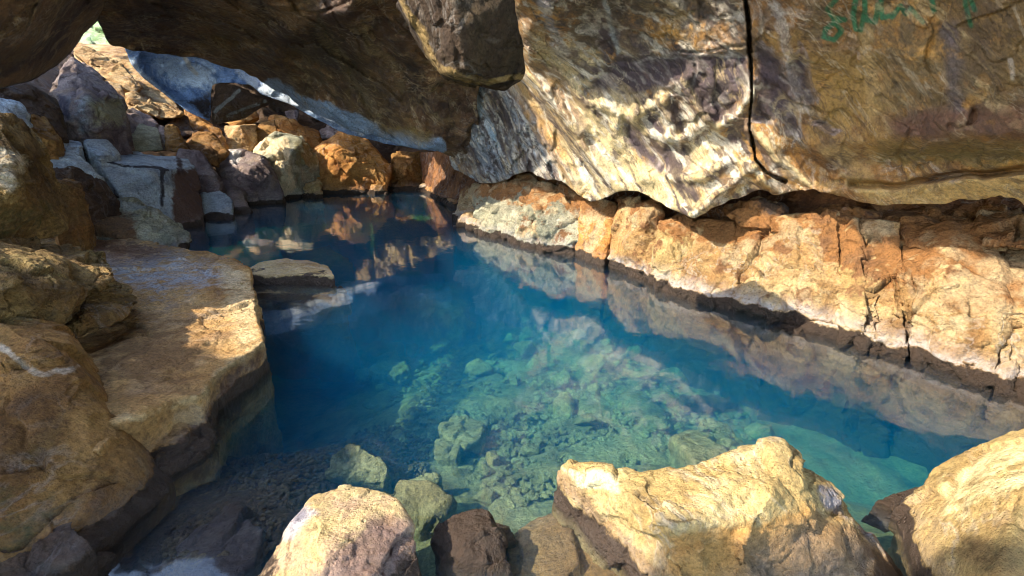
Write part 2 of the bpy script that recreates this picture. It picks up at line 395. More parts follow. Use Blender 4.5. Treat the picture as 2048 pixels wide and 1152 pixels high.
# ================================================================ right-hand overhanging wall
UPW = [(940, -260), (940, 0), (900, 60), (870, 150), (876, 230), (900, 330), (962, 372), (1060, 345), (1130, 372), (1180, 400), (1262, 385), (1330, 412), (1390, 434),
       (1445, 415), (1512, 386), (1560, 388), (1632, 374), (1700, 400), (1800, 412), (1900, 405), (2000, 388), (2060, 424), (2300, 440), (2500, 430), (2500, -260)]
UPC = [(1040, 0, 4.7), (1050, 150, 6.2), (950, 160, 7.6), (880, 200, 8.4), (900, 340, 8.9), (960, 370, 8.5), (1060, 345, 7.1), (1130, 370, 6.5), (1180, 400, 6.2), (1260, 385, 5.7), (1390, 432, 5.0),
       (1510, 385, 4.75), (1640, 375, 4.35), (1800, 412, 3.85), (2048, 400, 3.2), (2500, 430, 2.1), (1150, 250, 5.9), (1300, 200, 4.9), (1500, 200, 4.2), (1500, 0, 3.7), (1300, 0, 4.2),
       (1700, 200, 3.65), (1700, 0, 3.25), (2048, 200, 2.7), (2048, 0, 2.45), (1300, -260, 3.5), (1800, -260, 2.6), (2500, -260, 1.7), (2500, 200, 1.95), (1040, -260, 3.9), (940, -260, 4.6), (940, 0, 5.9), (880, 100, 7.8), (1700, 340, 3.95), (2048, 330, 3.0), (1390, 330, 4.9)]
CRACK = [(1490, -260), (1494, 0), (1498, 90), (1503, 200), (1500, 260), (1508, 320), (1530, 345), (1570, 362)]
RIDGES = [[(1140, 175), (1170, 205), (1235, 225), (1228, 270), (1262, 310), (1285, 350)], [(1262, 232), (1300, 214), (1330, 205), (1345, 250), (1340, 270)],
          [(1262, 235), (1300, 262), (1360, 282), (1400, 262), (1420, 235)], [(1370, 175), (1400, 225), (1440, 250), (1480, 225), (1498, 190)],
          [(1060, 150), (1110, 210), (1160, 280), (1220, 350), (1280, 395), (1385, 432)], [(1090, 180), (1130, 250), (1180, 320), (1240, 380)],
          [(1290, 360), (1330, 350), (1400, 355), (1450, 320)], [(1470, 320), (1520, 360), (1560, 388)], [(1500, 260), (1560, 320), (1632, 372)], [(1385, 432), (1440, 385), (1510, 330)],
          [(1000, 160), (1050, 230), (1100, 300), (1150, 360)], [(1330, 205), (1320, 180), (1380, 150)]]
BASINS = [[(1235, 115), (1380, 110), (1488, 105), (1492, 190), (1440, 245), (1400, 215), (1360, 170), (1300, 195), (1240, 200), (1170, 185)],
          [(1275, 235), (1325, 228), (1335, 270), (1300, 258)], [(1340, 205), (1365, 195), (1378, 240), (1360, 268), (1345, 240)], [(1240, 240), (1265, 300), (1320, 330), (1318, 300), (1280, 270), (1255, 232)],
          [(1330, 300), (1350, 290), (1345, 320), (1325, 352), (1318, 330)], [(1365, 290), (1380, 300), (1375, 345), (1360, 340)], [(1385, 265), (1415, 262), (1400, 290)],
          [(1145, 240), (1175, 275), (1225, 350), (1215, 350), (1150, 270)], [(1510, 90), (1560, 120), (1590, 210), (1600, 270), (1560, 260), (1512, 240)], [(1600, 90), (1625, 200), (1600, 210), (1580, 130)],
          [(1615, 235), (1680, 255), (1670, 262)], [(1200, 20), (1235, 60), (1225, 110), (1195, 90)]]
def w_relief(u, v, p):
    w = Paint(u, v, p, 6); u, v = w.u, w.v
    h = np.zeros(len(u))
    for r in RIDGES:
        d, _ = seg_dist(u, v, r); h += .075*np.exp(-(d/12)**2)
    for b in BASINS: h -= .05*poly_soft(u, v, b, 9)
    # hanging point of the lip
    h += .10*poly_soft(u, v, [(1240, 360), (1300, 340), (1450, 330), (1520, 360), (1390, 470)], 25)
    h += .22*poly_soft(u, v, [(1500, 330), (1600, 330), (1660, 372), (1640, 420), (1520, 400)], 22)
    # long ledge on the right, and the shadow line above it
    d, _ = seg_dist(u, v, [(1640, 368), (1750, 362), (1850, 350), (2060, 338), (2500, 320)]); s = (v > 355-(u-1700)*.045)
    h += .10*np.clip((v-(372-(u-1640)*.085))/14, 0, 1)*(u > 1600)
    d, _ = seg_dist(u, v, [(1700, 372), (1800, 372), (1900, 352), (2048, 340)]); h -= .20*np.exp(-(d/6)**2)
    h += .10*np.exp(-(seg_dist(u, v, [(1560, 300), (1760, 280), (2060, 265), (2500, 250)])[0]/40)**2)
    h -= .10*np.exp(-(seg_dist(u, v, [(1700, 320), (1850, 318), (2060, 310)])[0]/26)**2)
    # corner ridge running down from the hanging block
    h += .16*np.exp(-(seg_dist(u, v, [(1056, 60), (1062, 150), (1110, 215), (1160, 260)])[0]/20)**2)
    # blue alcove
    al = poly_soft(u, v, [(880, 150), (1010, 165), (1070, 250), (1140, 365), (1060, 345), (960, 372), (895, 320)], 25)
    h += al*(.10*chip(p+.2*fbm(p, 3, 3, 8)[:, None], 4.2, 120)[0]+.07*fbm(p, 3., 5, 121, .55, True))
    h -= .15*poly_soft(u, v, [(900, 170), (1000, 190), (1020, 300), (960, 320)], 30)
    for pl in ([(960, 175), (985, 240), (990, 268)], [(1000, 200), (1012, 262)], [(905, 200), (950, 240), (985, 300)]):
        h -= .07*np.exp(-(seg_dist(u, v, pl)[0]/4)**2)
    q = flowq(p)*1.15; lf = .3+.7*np.clip((1580-u)/160, 0, 1)
    h += lf*(.12*fbm(q, 1.2, 4, 101, .45, True)+.02*chip(q+.2*fbm(q, 2., 3, 4)[:, None], 3.2, 102)[0])
    # the crack
    d, t = seg_dist(u, v, CRACK); h -= .45*np.clip(1.25-d/(2.9+3.2*fbm(np.stack((u*0+3.3, v/24, v*0+1.7), 1), 1, 3, 8)+3.*np.clip((60-v)/120, 0, 1)), 0, 1)
    for pl in ([(1270, 120), (1310, 170), (1350, 190)], [(1388, 130), (1385, 190)], [(1240, 205), (1222, 250)], [(1290, 100), (1400, 105), (1488, 90)], [(1560, 150), (1600, 190), (1640, 225)], [(1405, 200), (1420, 260)]):
        h -= .02*np.exp(-(seg_dist(u, v, pl)[0]/2.5)**2)
    return h
def w_stain(u, v, p):
    w = Paint(u, v, p, 20)
    q = flowq(p)*1.25
    f1 = fbm(q, 2.2, 6, 81, .6); f2 = fbm(q+4, 3.1, 6, 82, .62, True); lf = np.clip((1560-u)/160, 0, 1)
    w.over((.11, .075, .06), (.25+.6*lf)*np.clip(f1*5-.3, 0, 1)); w.over((.70, .55, .30), (.15+.55*lf)*np.clip(f2*4-.6, 0, 1)*np.clip((v-40)/120, .1, 1))
    w.over((.075, .06, .06), .8*lf*np.clip(fbm(q+9, 4.5, 5, 83, .6)*6-1.1, 0, 1)); w.over((.46, .26, .07), .5*(1-lf)*np.clip(fbm(q+5, 1.6, 6, 84, .6)*4, 0, 1))
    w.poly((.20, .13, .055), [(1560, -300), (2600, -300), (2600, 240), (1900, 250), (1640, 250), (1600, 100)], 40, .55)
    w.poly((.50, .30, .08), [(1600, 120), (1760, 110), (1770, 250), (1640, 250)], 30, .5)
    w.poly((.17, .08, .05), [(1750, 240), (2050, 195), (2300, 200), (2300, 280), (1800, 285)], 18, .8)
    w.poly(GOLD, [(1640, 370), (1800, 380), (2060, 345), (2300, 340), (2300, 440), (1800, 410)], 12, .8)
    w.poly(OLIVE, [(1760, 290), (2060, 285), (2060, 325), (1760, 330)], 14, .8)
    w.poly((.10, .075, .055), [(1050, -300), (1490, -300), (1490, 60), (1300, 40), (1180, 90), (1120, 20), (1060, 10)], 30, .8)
    w.poly(CREAM, [(1060, 60), (1110, 90), (1180, 110), (1200, 160), (1130, 190), (1080, 160)], 22, .6)
    w.poly(CREAM, [(1130, 190), (1230, 200), (1290, 340), (1390, 430), (1260, 385), (1180, 320)], 14, .95)
    w.poly(CREAM, [(1060, 160), (1110, 210), (1190, 330), (1260, 385), (1180, 400), (1120, 350), (1060, 240)], 16, .75)
    w.poly((.52, .36, .18), [(1020, 165), (1050, 160), (1120, 250), (1150, 290), (1110, 290), (1040, 200)], 10, .9)
    w.poly(CREAM, [(1290, 365), (1400, 358), (1445, 320), (1440, 250), (1360, 290), (1380, 350), (1300, 300)], 14, .75)
    w.poly(CREAM, [(1290, 370), (1340, 362), (1395, 432), (1330, 410)], 8, .8)
    w.poly((.58, .44, .22), [(1385, 432), (1460, 340), (1505, 370), (1440, 415)], 8, .8)
    w.poly(CREAM, [(1520, 270), (1580, 310), (1640, 372), (1600, 360), (1540, 330)], 10, .6)
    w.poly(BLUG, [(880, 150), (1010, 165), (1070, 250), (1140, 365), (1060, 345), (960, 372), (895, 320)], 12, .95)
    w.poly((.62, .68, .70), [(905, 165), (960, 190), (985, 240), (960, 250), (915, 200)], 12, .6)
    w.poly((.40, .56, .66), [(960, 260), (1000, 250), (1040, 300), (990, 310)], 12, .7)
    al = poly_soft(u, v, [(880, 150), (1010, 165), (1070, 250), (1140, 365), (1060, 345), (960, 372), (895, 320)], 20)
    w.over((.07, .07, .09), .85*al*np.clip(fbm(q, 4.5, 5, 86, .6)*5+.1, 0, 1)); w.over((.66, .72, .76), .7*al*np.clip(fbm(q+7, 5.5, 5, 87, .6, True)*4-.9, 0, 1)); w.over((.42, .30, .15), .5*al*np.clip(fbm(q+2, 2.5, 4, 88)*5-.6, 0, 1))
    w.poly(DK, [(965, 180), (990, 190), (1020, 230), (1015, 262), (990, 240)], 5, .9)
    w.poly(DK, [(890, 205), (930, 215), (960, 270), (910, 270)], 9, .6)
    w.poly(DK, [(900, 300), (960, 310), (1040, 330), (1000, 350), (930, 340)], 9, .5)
    for pl in ([(905, 195), (950, 245), (990, 300)], [(1000, 190), (1030, 215), (1050, 262)], [(1030, 290), (1090, 300), (1110, 318)]): w.line(WHITE, pl, 2.5, 4, .8)
    for bb in BASINS: w.poly(PURP, bb, 9, .95, (.45, .38, .38), 5)
    for r in RIDGES[:10]: w.line(CREAM, r, 2, 8, .6)
    for pl in ([(1140, 60), (1180, 110), (1200, 150)], [(1270, 120), (1310, 170), (1350, 190)], [(1388, 125), (1386, 175), (1370, 190)], [(1280, 128), (1380, 110), (1485, 108)],
               [(1440, 200), (1410, 220)], [(1545, 60), (1590, 170), (1600, 250), (1580, 290)], [(1560, 150), (1600, 190), (1620, 230)]): w.line((.50, .44, .42), pl, 1., 3., .6)
    w.line((.5, .48, .5), [(1085, 0), (1100, 60), (1130, 100)], 7, 9, .5); w.line((.44, .5, .54), [(1200, 0), (1225, 50), (1238, 100)], 3, 5, .7)
    w.line((.4, .36, .36), [(1545, 20), (1560, 80), (1590, 170)], 5, 10, .5); w.line((.62, .42, .18), [(1725, 60), (1760, 170), (1740, 230)], 7, 12, .5)
    w.line((.15, .13, .17), [(1900, 60), (1905, 130), (1915, 215)], 4, 22, .45); w.line((.7, .6, .5), [(2022, 120), (2030, 150)], 3, 4, .7)
    w.line((.66, .36, .10), [(1965, 150), (1960, 185), (1930, 215)], 5, 8, .7); w.poly((.12, .08, .05), [(1930, 50), (2000, 70), (2000, 200), (1930, 200)], 30, .5)
    q2 = flowq(p, .86); lm = np.clip((1640-u)/120, 0, 1)*np.clip((v-60)/80, .4, 1)
    for bb in (BASINS[0], BASINS[8], BASINS[3]): lm = lm*(1-.75*poly_soft(w.u, w.v, bb, 10))
    w.over((.10, .07, .065), .9*lm*np.clip(fbm(q2, 5.5, 5, 131, .55, True)*6-2.3, 0, 1)); w.over((.30, .19, .12), .7*lm*np.clip(fbm(q2+3, 3.2, 5, 132, .55)*6-1.0, 0, 1))
    w.over((.82, .76, .64), .8*lm*np.clip(fbm(q2+8, 7.5, 4, 133, .5, True)*7-3.6, 0, 1)); w.over((.62, .36, .10), .5*lm*np.clip(fbm(q2+6, 2.4, 5, 134, .55)*6-1.4, 0, 1))
    # rusty sprayed scrawl
    G = (.035, .19, .08)
    w2 = Paint(u, v, p, 1.5); w2.r = w.r; w2.k = .7
    for pl in ([(1672, 0), (1655, 18), (1668, 36), (1690, 40), (1672, 44), (1652, 58), (1648, 74), (1668, 80), (1684, 62), (1668, 44)], [(1712, -6), (1706, 30), (1712, 58), (1722, 60), (1728, 28)],
               [(1728, 0), (1732, 40), (1750, 44), (1756, 10)], [(1760, -8), (1764, 36), (1784, 30)], [(1784, 34), (1800, 12), (1812, 28), (1820, 18), (1846, 44)], [(1862, -10), (1868, 22)],
               [(1925, -40), (1932, 10), (1942, 52)], [(1934, -20), (1950, 20)]): w2.line(G, pl, 3.2, 3.5, .95)
    return w2.r
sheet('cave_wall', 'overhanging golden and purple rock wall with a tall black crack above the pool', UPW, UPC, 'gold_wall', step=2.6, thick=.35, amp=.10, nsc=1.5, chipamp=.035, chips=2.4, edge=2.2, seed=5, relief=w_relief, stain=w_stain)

# ================================================================ recess behind the lower blocks
sheet('cave_wall', 'dark red-brown recess under the overhanging wall',
      [(830, 300), (900, 300), (1000, 300), (1200, 340), (1400, 370), (1700, 340), (2100, 340), (2500, 380), (2500, 900), (2100, 780), (1700, 640), (1400, 560), (1100, 460), (900, 400), (840, 392)],
      [(840, 300, 13.6), (840, 392, 13.4), (960, 320, 9.6), (950, 460, 8.5), (1180, 380, 7.1), (1150, 500, 7.2), (1400, 390, 5.9), (1400, 560, 5.5), (1700, 360, 4.9), (1700, 640, 4.4), (2048, 380, 4.1), (2048, 780, 3.6), (2500, 380, 3.2), (2500, 900, 2.6)],
      'red_earth', step=4, thick=.3, amp=.14, nsc=1.6, chipamp=.10, chips=2.6, seed=15)

# lower wall blocks (each its own stone)
GB = 'stone blocks along the foot of the right wall'
def block(label, pts, mat='band_rock', **k):
    um = sum(q[0] for q in pts)/len(pts)
    pts = [(um+(q[0]-um)*1.045, q[1], q[2]*(.955 if q[1] < 455 and q[0] > 1150 else .985)) for q in pts]
    def top_stain(u, v, p):
        w = Paint(u, v, p, 8); n1 = fbm(p, 3., 5, 91, .6)
        w.over((.36, .17, .06), .95*np.clip((p[:, 2]-.46+.30*n1)*7, 0, 1)*np.clip(n1*3+1.1, 0, 1)); w.over((.26, .13, .06), .7*np.clip(fbm(p, 5., 5, 92, .6)*5-.8, 0, 1)); w.over((.62, .48, .28), .5*np.clip(fbm(p+3, 3.5, 5, 93, .6)*5-.4, 0, 1)*(p[:, 2] > .1))
        return w.r
    a = dict(thick=.45, base=-1.7, stain=top_stain, amp=.06, chipamp=.075, chips=None, sm=1, vox=max(.009, min(q[2] for q in pts)/430), group=GB); a.update(k)
    return rock('wall_block', label, 'boulder', [pts], mat, **a)
block('knobbly orange rocks at the far end of the right wall', [(848, 375, 12.9), (850, 392, 12.6), (880, 350, 12.6), (905, 345, 12), (930, 425, 10.3), (950, 360, 10.6), (890, 408, 11), (940, 400, 10), (865, 360, 12.9)], 'orange_rock', amp=.10, chipamp=.07, chips=2.2)
block('orange-white block beside the grey-green boulder, far end', [(925, 375, 9.8), (985, 372, 8.9), (960, 450, 8.45), (915, 435, 9.2), (945, 455, 8.3), (990, 440, 8.3)], 'band_rock', amp=.08)
block('grey-green rounded boulder with a white foot, left of two', [(955, 400, 8.4), (990, 365, 8.4), (1040, 350, 8.2), (1080, 370, 7.6), (1060, 478, 7.15), (1000, 474, 7.6), (950, 462, 8.05), (985, 420, 7.75)], 'grey_green_rock', amp=.07)
block('grey-green rounded boulder with a white foot, nearer one', [(1050, 400, 7.2), (1080, 362, 7.5), (1140, 372, 7.3), (1168, 400, 7), (1160, 500, 6.7), (1105, 492, 6.85), (1040, 475, 7.2), (1090, 430, 6.8)], 'grey_green_rock', amp=.07)
block('smooth orange block left of the black vertical gap', [(1168, 405, 6.8), (1200, 395, 6.7), (1232, 410, 6.6), (1222, 470, 6.2), (1206, 530, 6.15), (1152, 505, 6.65), (1158, 470, 6.6)], 'orange_rock', amp=.05, chipamp=.03)
block('tan block right of the black vertical gap', [(1236, 395, 6.4), (1320, 395, 6.0), (1325, 470, 5.6), (1262, 545, 5.85), (1218, 532, 6.1), (1226, 470, 6.2), (1290, 440, 5.7)], 'band_rock')
block('low orange-topped block at the waterline under the tan block', [(1262, 495, 5.75), (1300, 478, 5.6), (1335, 490, 5.45), (1345, 520, 5.35), (1340, 578, 5.3), (1262, 548, 5.8)], 'band_rock', amp=.05)
block('bulging pale block with a rough dark right face', [(1318, 440, 5.75), (1370, 432, 5.6), (1405, 450, 5.45), (1408, 500, 5.2), (1370, 555, 5.05), (1320, 530, 5.25), (1308, 490, 5.45), (1345, 470, 5.2)], 'pale_wall', amp=.05, chipamp=.06)
block('smooth cream block with a pink foot', [(1398, 440, 5.5), (1465, 445, 5.2), (1466, 520, 4.95), (1475, 618, 4.7), (1400, 596, 4.9), (1340, 574, 5.2), (1350, 545, 5.15), (1410, 500, 5.2)], 'band_rock', amp=.045, chipamp=.03)
block('cream block with a dark notch, under the lip of the wall', [(1468, 440, 5.2), (1535, 440, 5.0), (1540, 500, 4.7), (1545, 634, 4.45), (1470, 618, 4.7), (1466, 500, 4.95)], 'band_rock', chipamp=.085)
block('broad layered block with reddish top', [(1535, 445, 5.0), (1670, 425, 4.6), (1680, 520, 4.25), (1685, 672, 4.05), (1600, 652, 4.25), (1542, 636, 4.45), (1538, 520, 4.7), (1610, 480, 4.5)], 'band_rock', chipamp=.085, amp=.08)
block('narrow pale upright block with a straight crack at its right', [(1672, 470, 4.5), (1710, 440, 4.5), (1728, 560, 4.05), (1730, 690, 3.88), (1684, 676, 4.05), (1664, 560, 4.25)], 'pale_wall', amp=.04, chipamp=.05)
block('rough tan block under the long ledge', [(1716, 440, 4.5), (1800, 445, 4.3), (1808, 560, 3.9), (1814, 712, 3.7), (1732, 692, 3.88), (1726, 560, 4.05)], 'band_rock', chipamp=.085)
block('wide orange and cream block with horizontal layers', [(1806, 470, 4.2), (1900, 450, 4.1), (1985, 470, 3.85), (1990, 600, 3.5), (1990, 768, 3.3), (1900, 742, 3.5), (1818, 714, 3.7), (1800, 560, 3.9), (1900, 560, 3.65)], 'band_rock', amp=.07, chipamp=.08)
block('last tan block of the wall at the right edge of the picture', [(1990, 480, 3.85), (2150, 500, 3.6), (2300, 700, 3.0), (2300, 900, 2.75), (2060, 792, 3.15), (1994, 768, 3.28), (1990, 600, 3.5), (2090, 600, 3.3)], 'band_rock', amp=.07, chipamp=.08)
block('red-brown lumpy stone wedged under the wall lip', [(1630, 440, 4.75), (1690, 415, 4.7), (1760, 430, 4.6), (1770, 470, 4.35), (1700, 480, 4.35), (1640, 470, 4.5)], 'red_earth', base=None, thick=.5, amp=.12, chipamp=.08, chips=4)
block('rust-coloured lumpy stone below the long ledge', [(1770, 440, 4.5), (1850, 430, 4.3), (1950, 445, 4.0), (1950, 490, 3.8), (1860, 500, 3.9), (1780, 490, 4.2)], 'red_earth', base=None, thick=.5, amp=.12, chipamp=.08, chips=4)
block('dark stone in the shadow below the pointed lip', [(1450, 425, 5.1), (1520, 405, 5.0), (1570, 420, 4.95), (1560, 465, 4.7), (1480, 460, 4.9)], 'dark_rock', base=None, thick=.5, amp=.10, chipamp=.08, chips=4)
block('red-brown stone at the right edge under the ledge', [(1960, 430, 4.1), (2060, 430, 3.8), (2200, 450, 3.5), (2200, 520, 3.2), (2060, 500, 3.45), (1960, 480, 3.75)], 'red_earth', base=None, thick=.5, amp=.12, chipamp=.08, chips=4)

# ================================================================ ceilings
def b_relief(u, v, p):
    w = Paint(u, v, p, 12); u, v = w.u, w.v
    h = np.zeros(len(u))
    for pl, a, s in (([(500, 95), (600, 60), (680, 30), (800, -60)], .30, 30), ([(540, 110), (620, 200), (720, 262)], .12, 22), ([(700, 40), (760, 160), (840, 280)], .22, 30), ([(800, 90), (870, 180), (880, 280)], .15, 24),
                     ([(215, 90), (330, 60), (520, 90)], -.2, 30), ([(290, 60), (420, 100), (560, 120)], .15, 20)):
        h += a*np.exp(-(seg_dist(u, v, pl)[0]/s)**2)
    q = p*np.array((1.6, .7, 1.)); h += .10*fbm(q, .9, 5, 111, .55, True)+.05*chip(q+.25*fbm(q, 1.5, 3, 7)[:, None], 2.2, 112)[0]
    for pl in ([(590, 20), (640, 34), (700, 5)], [(720, 40), (780, 120)], [(560, 120), (640, 160), (690, 240)], [(640, 40), (700, 140), (750, 250)]):
        h -= .08*np.exp(-(seg_dist(u, v, pl)[0]/4)**2)
    return h
def b_stain_light(u, v, p):
    w = Paint(u, v, p, 14)
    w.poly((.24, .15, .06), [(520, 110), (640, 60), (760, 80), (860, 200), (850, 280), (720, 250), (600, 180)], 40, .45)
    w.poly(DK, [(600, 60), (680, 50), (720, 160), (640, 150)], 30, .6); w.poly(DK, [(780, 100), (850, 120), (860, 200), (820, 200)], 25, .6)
    w.line((.36, .5, .70), [(545, 170), (600, 205), (690, 245), (770, 274), (870, 293)], 14, 11, .95)  # blue skylight on the lip, painted as a strip
    w.line((.30, .22, .12), [(640, 60), (700, 140), (760, 250)], 4, 16, .5); w.line((.30, .22, .12), [(720, 60), (800, 170)], 4, 14, .4)
    w.line((.42, .28, .09), [(770, 255), (860, 270)], 5, 12, .6)
    return w.r
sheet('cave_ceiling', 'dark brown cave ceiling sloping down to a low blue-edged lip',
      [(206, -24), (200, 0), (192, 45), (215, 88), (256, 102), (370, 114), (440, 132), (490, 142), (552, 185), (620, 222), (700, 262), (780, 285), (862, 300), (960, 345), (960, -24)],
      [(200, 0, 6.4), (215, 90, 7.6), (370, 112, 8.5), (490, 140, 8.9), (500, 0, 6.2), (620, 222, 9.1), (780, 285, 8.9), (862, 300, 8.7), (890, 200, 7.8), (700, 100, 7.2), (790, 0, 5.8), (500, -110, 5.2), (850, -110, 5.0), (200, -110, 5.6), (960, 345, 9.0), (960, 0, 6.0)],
      'ceiling_rock', step=3., thick=.5, amp=.2, nsc=.8, chipamp=.12, chips=1.1, edge=1.6, seed=22, relief=b_relief, stain=b_stain_light, away=(-.3, .9, .25))
sheet('cave_ceiling', 'dark overhang filling the upper left corner beside the way out',
      [(-260, -60), (218, -60), (209, 18), (172, 60), (152, 96), (112, 134), (55, 166), (0, 178), (-260, 215)],
      [(0, 0, 4.6), (200, 0, 6.2), (170, 60, 6.6), (110, 135, 6.4), (0, 178, 5.4), (-260, 200, 4.0), (-260, -200, 3.4), (200, -200, 4.9), (60, 70, 5.1)],
      'ceiling_rock', step=4, thick=.6, amp=.2, nsc=.9, chipamp=.08, chips=1.2, seed=31)
rock('hanging_block', 'massive dark brown block hanging from the ceiling beside the crack-lined wall', 'rock',
     [[(788, -10, 2.84), (784, -22, 2.81), (838, 68, 2.88), (882, 140, 2.94), (905, 152, 2.98), (990, 173, 3.01), (1012, 170, 2.98), (1046, 140, 2.98), (1042, 100, 2.88), (1036, 50, 2.78), (1028, -22, 2.71), (920, 60, 2.61), (930, 140, 2.71), (900, -22, 2.58)]],
     'block_rock', thick=.55, amp=.05, chipamp=.03, stain=lambda u, v, p: (lambda w: (w.line((.42, .29, .12), [(785, -40), (838, 68), (882, 140), (960, 165), (1045, 155)], 5, 9, .7),  # lighter line paints the thin lit edge of the block
                                                                                     w.poly((.08, .055, .03), [(900, -80), (1040, -80), (1040, 60), (920, 60)], 30, .5), w.r)[-1])(Paint(u, v, p, 14)))
# facets under the ceiling, blue skylight painted into their colour
def c_relief(u, v, p):
    h = .22*np.exp(-(seg_dist(u, v, [(275, 130), (330, 195), (420, 245)])[0]/16)**2)
    h -= .25*poly_soft(u, v, [(300, 130), (430, 130), (420, 190), (350, 180)], 30)
    h += .12*np.exp(-(seg_dist(u, v, [(440, 165), (520, 182), (600, 235)])[0]/8)**2)
    return h
def c_stain_light(u, v, p):
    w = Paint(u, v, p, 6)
    w.poly((.66, .78, .92), [(300, 108), (440, 135), (425, 180), (360, 178), (320, 150)], 20, .85); w.poly((.06, .09, .17), [(262, 125), (300, 165), (345, 205), (390, 222), (372, 224), (300, 185)], 6, .6)  # pale blue centre paints the strongest skylight
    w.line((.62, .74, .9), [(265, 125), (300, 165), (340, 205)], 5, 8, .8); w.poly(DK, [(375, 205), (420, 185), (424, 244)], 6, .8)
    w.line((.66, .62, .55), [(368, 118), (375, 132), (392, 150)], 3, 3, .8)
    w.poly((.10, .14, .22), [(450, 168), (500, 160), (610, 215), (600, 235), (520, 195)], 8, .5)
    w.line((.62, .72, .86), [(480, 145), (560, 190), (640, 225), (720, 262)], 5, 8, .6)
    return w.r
sheet('cave_ceiling', 'smooth rock facets under the ceiling edge, blue skylight painted on',
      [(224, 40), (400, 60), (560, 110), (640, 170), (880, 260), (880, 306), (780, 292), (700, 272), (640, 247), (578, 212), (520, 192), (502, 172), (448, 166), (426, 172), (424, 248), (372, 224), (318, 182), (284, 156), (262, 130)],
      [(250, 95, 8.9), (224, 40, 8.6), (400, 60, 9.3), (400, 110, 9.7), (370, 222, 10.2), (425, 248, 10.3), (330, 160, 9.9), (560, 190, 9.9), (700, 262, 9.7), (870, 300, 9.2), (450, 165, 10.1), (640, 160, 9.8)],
      'skylit_blue_wall', step=3, thick=.5, amp=.05, nsc=1.5, chipamp=.10, chips=1.6, seed=44, relief=c_relief, stain=c_stain_light, away=(-.5, .8, .3), edge=.5)
rock('hanging_block', 'dark striped angular block hanging between the blue facets', 'rock',
     [[(424, 205, 10.0), (430, 172, 10.1), (442, 162, 10.1), (470, 172, 10.1), (522, 194, 10.2), (540, 205, 10.3), (490, 236, 10.3), (425, 250, 10.1), (455, 210, 9.9)]], 'dark_rock', thick=.5, vox=.02, amp=.02,
     stain=lambda u, v, p: (lambda w: (w.line((.3, .3, .28), [(430, 222), (480, 180)], 2, 4, .8), w.line((.3, .3, .28), [(455, 232), (530, 202)], 2, 4, .6), w.r)[-1])(Paint(u, v, p, 3)))

# ================================================================ far cavern
sheet('cave_floor', 'rubble slope and back wall of the far cavern',
      [(60, 100), (148, 92), (260, 100), (420, 60), (900, 60), (900, 396), (600, 402), (400, 470), (0, 520), (-260, 560), (-260, 130)],
      [(0, 300, 7.4), (-260, 300, 5.5), (150, 100, 15), (150, 300, 9.6), (400, 240, 13.5), (400, 420, 10.6), (600, 250, 16), (600, 385, 13.2), (850, 250, 16), (850, 385, 13.8), (0, 500, 6), (900, 60, 15), (300, 150, 13.8), (230, 120, 14)],
      'dark_rock', step=4, thick=.5, amp=.2, nsc=.9, chipamp=.2, chips=1.2, seed=52)
GF = 'boulders of the far cavern'
def far(label, pts, mat, **k):
    a = dict(thick=.9, amp=.035, chipamp=.06, sm=1, vox=.024, group=GF); a.update(k)
    return rock('boulder', label, 'boulder', [pts], mat, **a)
far('tan pyramid-shaped boulder at the far end of the water', [(690, 258, 13.2), (628, 298, 12.9), (640, 392, 12.5), (775, 390, 12.5), (715, 262, 13.3), (780, 330, 13.0), (668, 298, 12.2), (700, 340, 12.3), (625, 340, 12.7), (770, 380, 12.5)], 'orange_rock', thick=1.6, base=-.6)
far('mottled craggy boulder left of the pyramid boulder', [(548, 268, 12.1), (505, 300, 11.8), (600, 273, 12.3), (632, 310, 12.4), (628, 350, 12.3), (612, 395, 12.0), (540, 398, 11.6), (570, 330, 11.3), (590, 300, 11.7)], 'grey_green_rock', base=-.5, chipamp=.08, chips=2.5,
    stain=lambda u, v, p: (lambda w: (w.line((.82, .66, .42), [(510, 292), (560, 290), (565, 330), (575, 372)], 12, 9, .9), w.poly((.24, .20, .09), [(585, 280), (640, 280), (640, 340), (590, 330)], 10, .7), w.r)[-1])(Paint(u, v, p, 8)))  # cream line paints the lit patch on this boulder
far('purple-brown boulder at the waterline with a pale corner', [(438, 308, 11.0), (482, 300, 11.2), (532, 315, 11.0), (562, 372, 10.9), (570, 402, 11.1), (500, 408, 11.1), (445, 400, 10.8), (432, 340, 10.8), (500, 340, 10.5)], 'mauve_rock', base=-.5,
    stain=lambda u, v, p: (lambda w: (w.poly((.66, .63, .60), [(455, 300), (482, 300), (480, 325), (462, 332)], 5, .8), w.r)[-1])(Paint(u, v, p, 4)))
far('long orange boulder behind the mottled one', [(540, 236, 13.6), (560, 232, 13.7), (600, 248, 13.7), (640, 266, 14), (650, 296, 13.8), (610, 305, 13.3), (552, 262, 13.2)], 'orange_rock')
far('brown boulder wedged under the long orange one', [(520, 248, 13.5), (548, 240, 13.5), (565, 290, 13), (520, 305, 12.8), (508, 280, 13)], 'brown_rock')
far('cube-shaped cream boulder under the hanging block', [(450, 252, 12.8), (512, 248, 13), (515, 290, 12.8), (500, 304, 12.5), (448, 300, 12.3), (480, 250, 12.5)], 'band_rock', chipamp=.03)
far('rounded orange boulder left of the cream cube', [(368, 218, 12.3), (400, 235, 12.2), (442, 262, 12.2), (452, 298, 12), (400, 290, 11.7), (370, 250, 11.8)], 'orange_rock')
far('orange ledge between the blue tip and the back wall', [(430, 240, 14), (505, 214, 14.2), (515, 236, 14), (470, 252, 13.6)], 'orange_rock')
far('thin grey slab leaning at the back of the cavern', [(632, 265, 15), (660, 245, 15), (686, 258, 15), (670, 275, 14.8), (640, 280, 14.8)], 'mauve_rock', thick=.4)
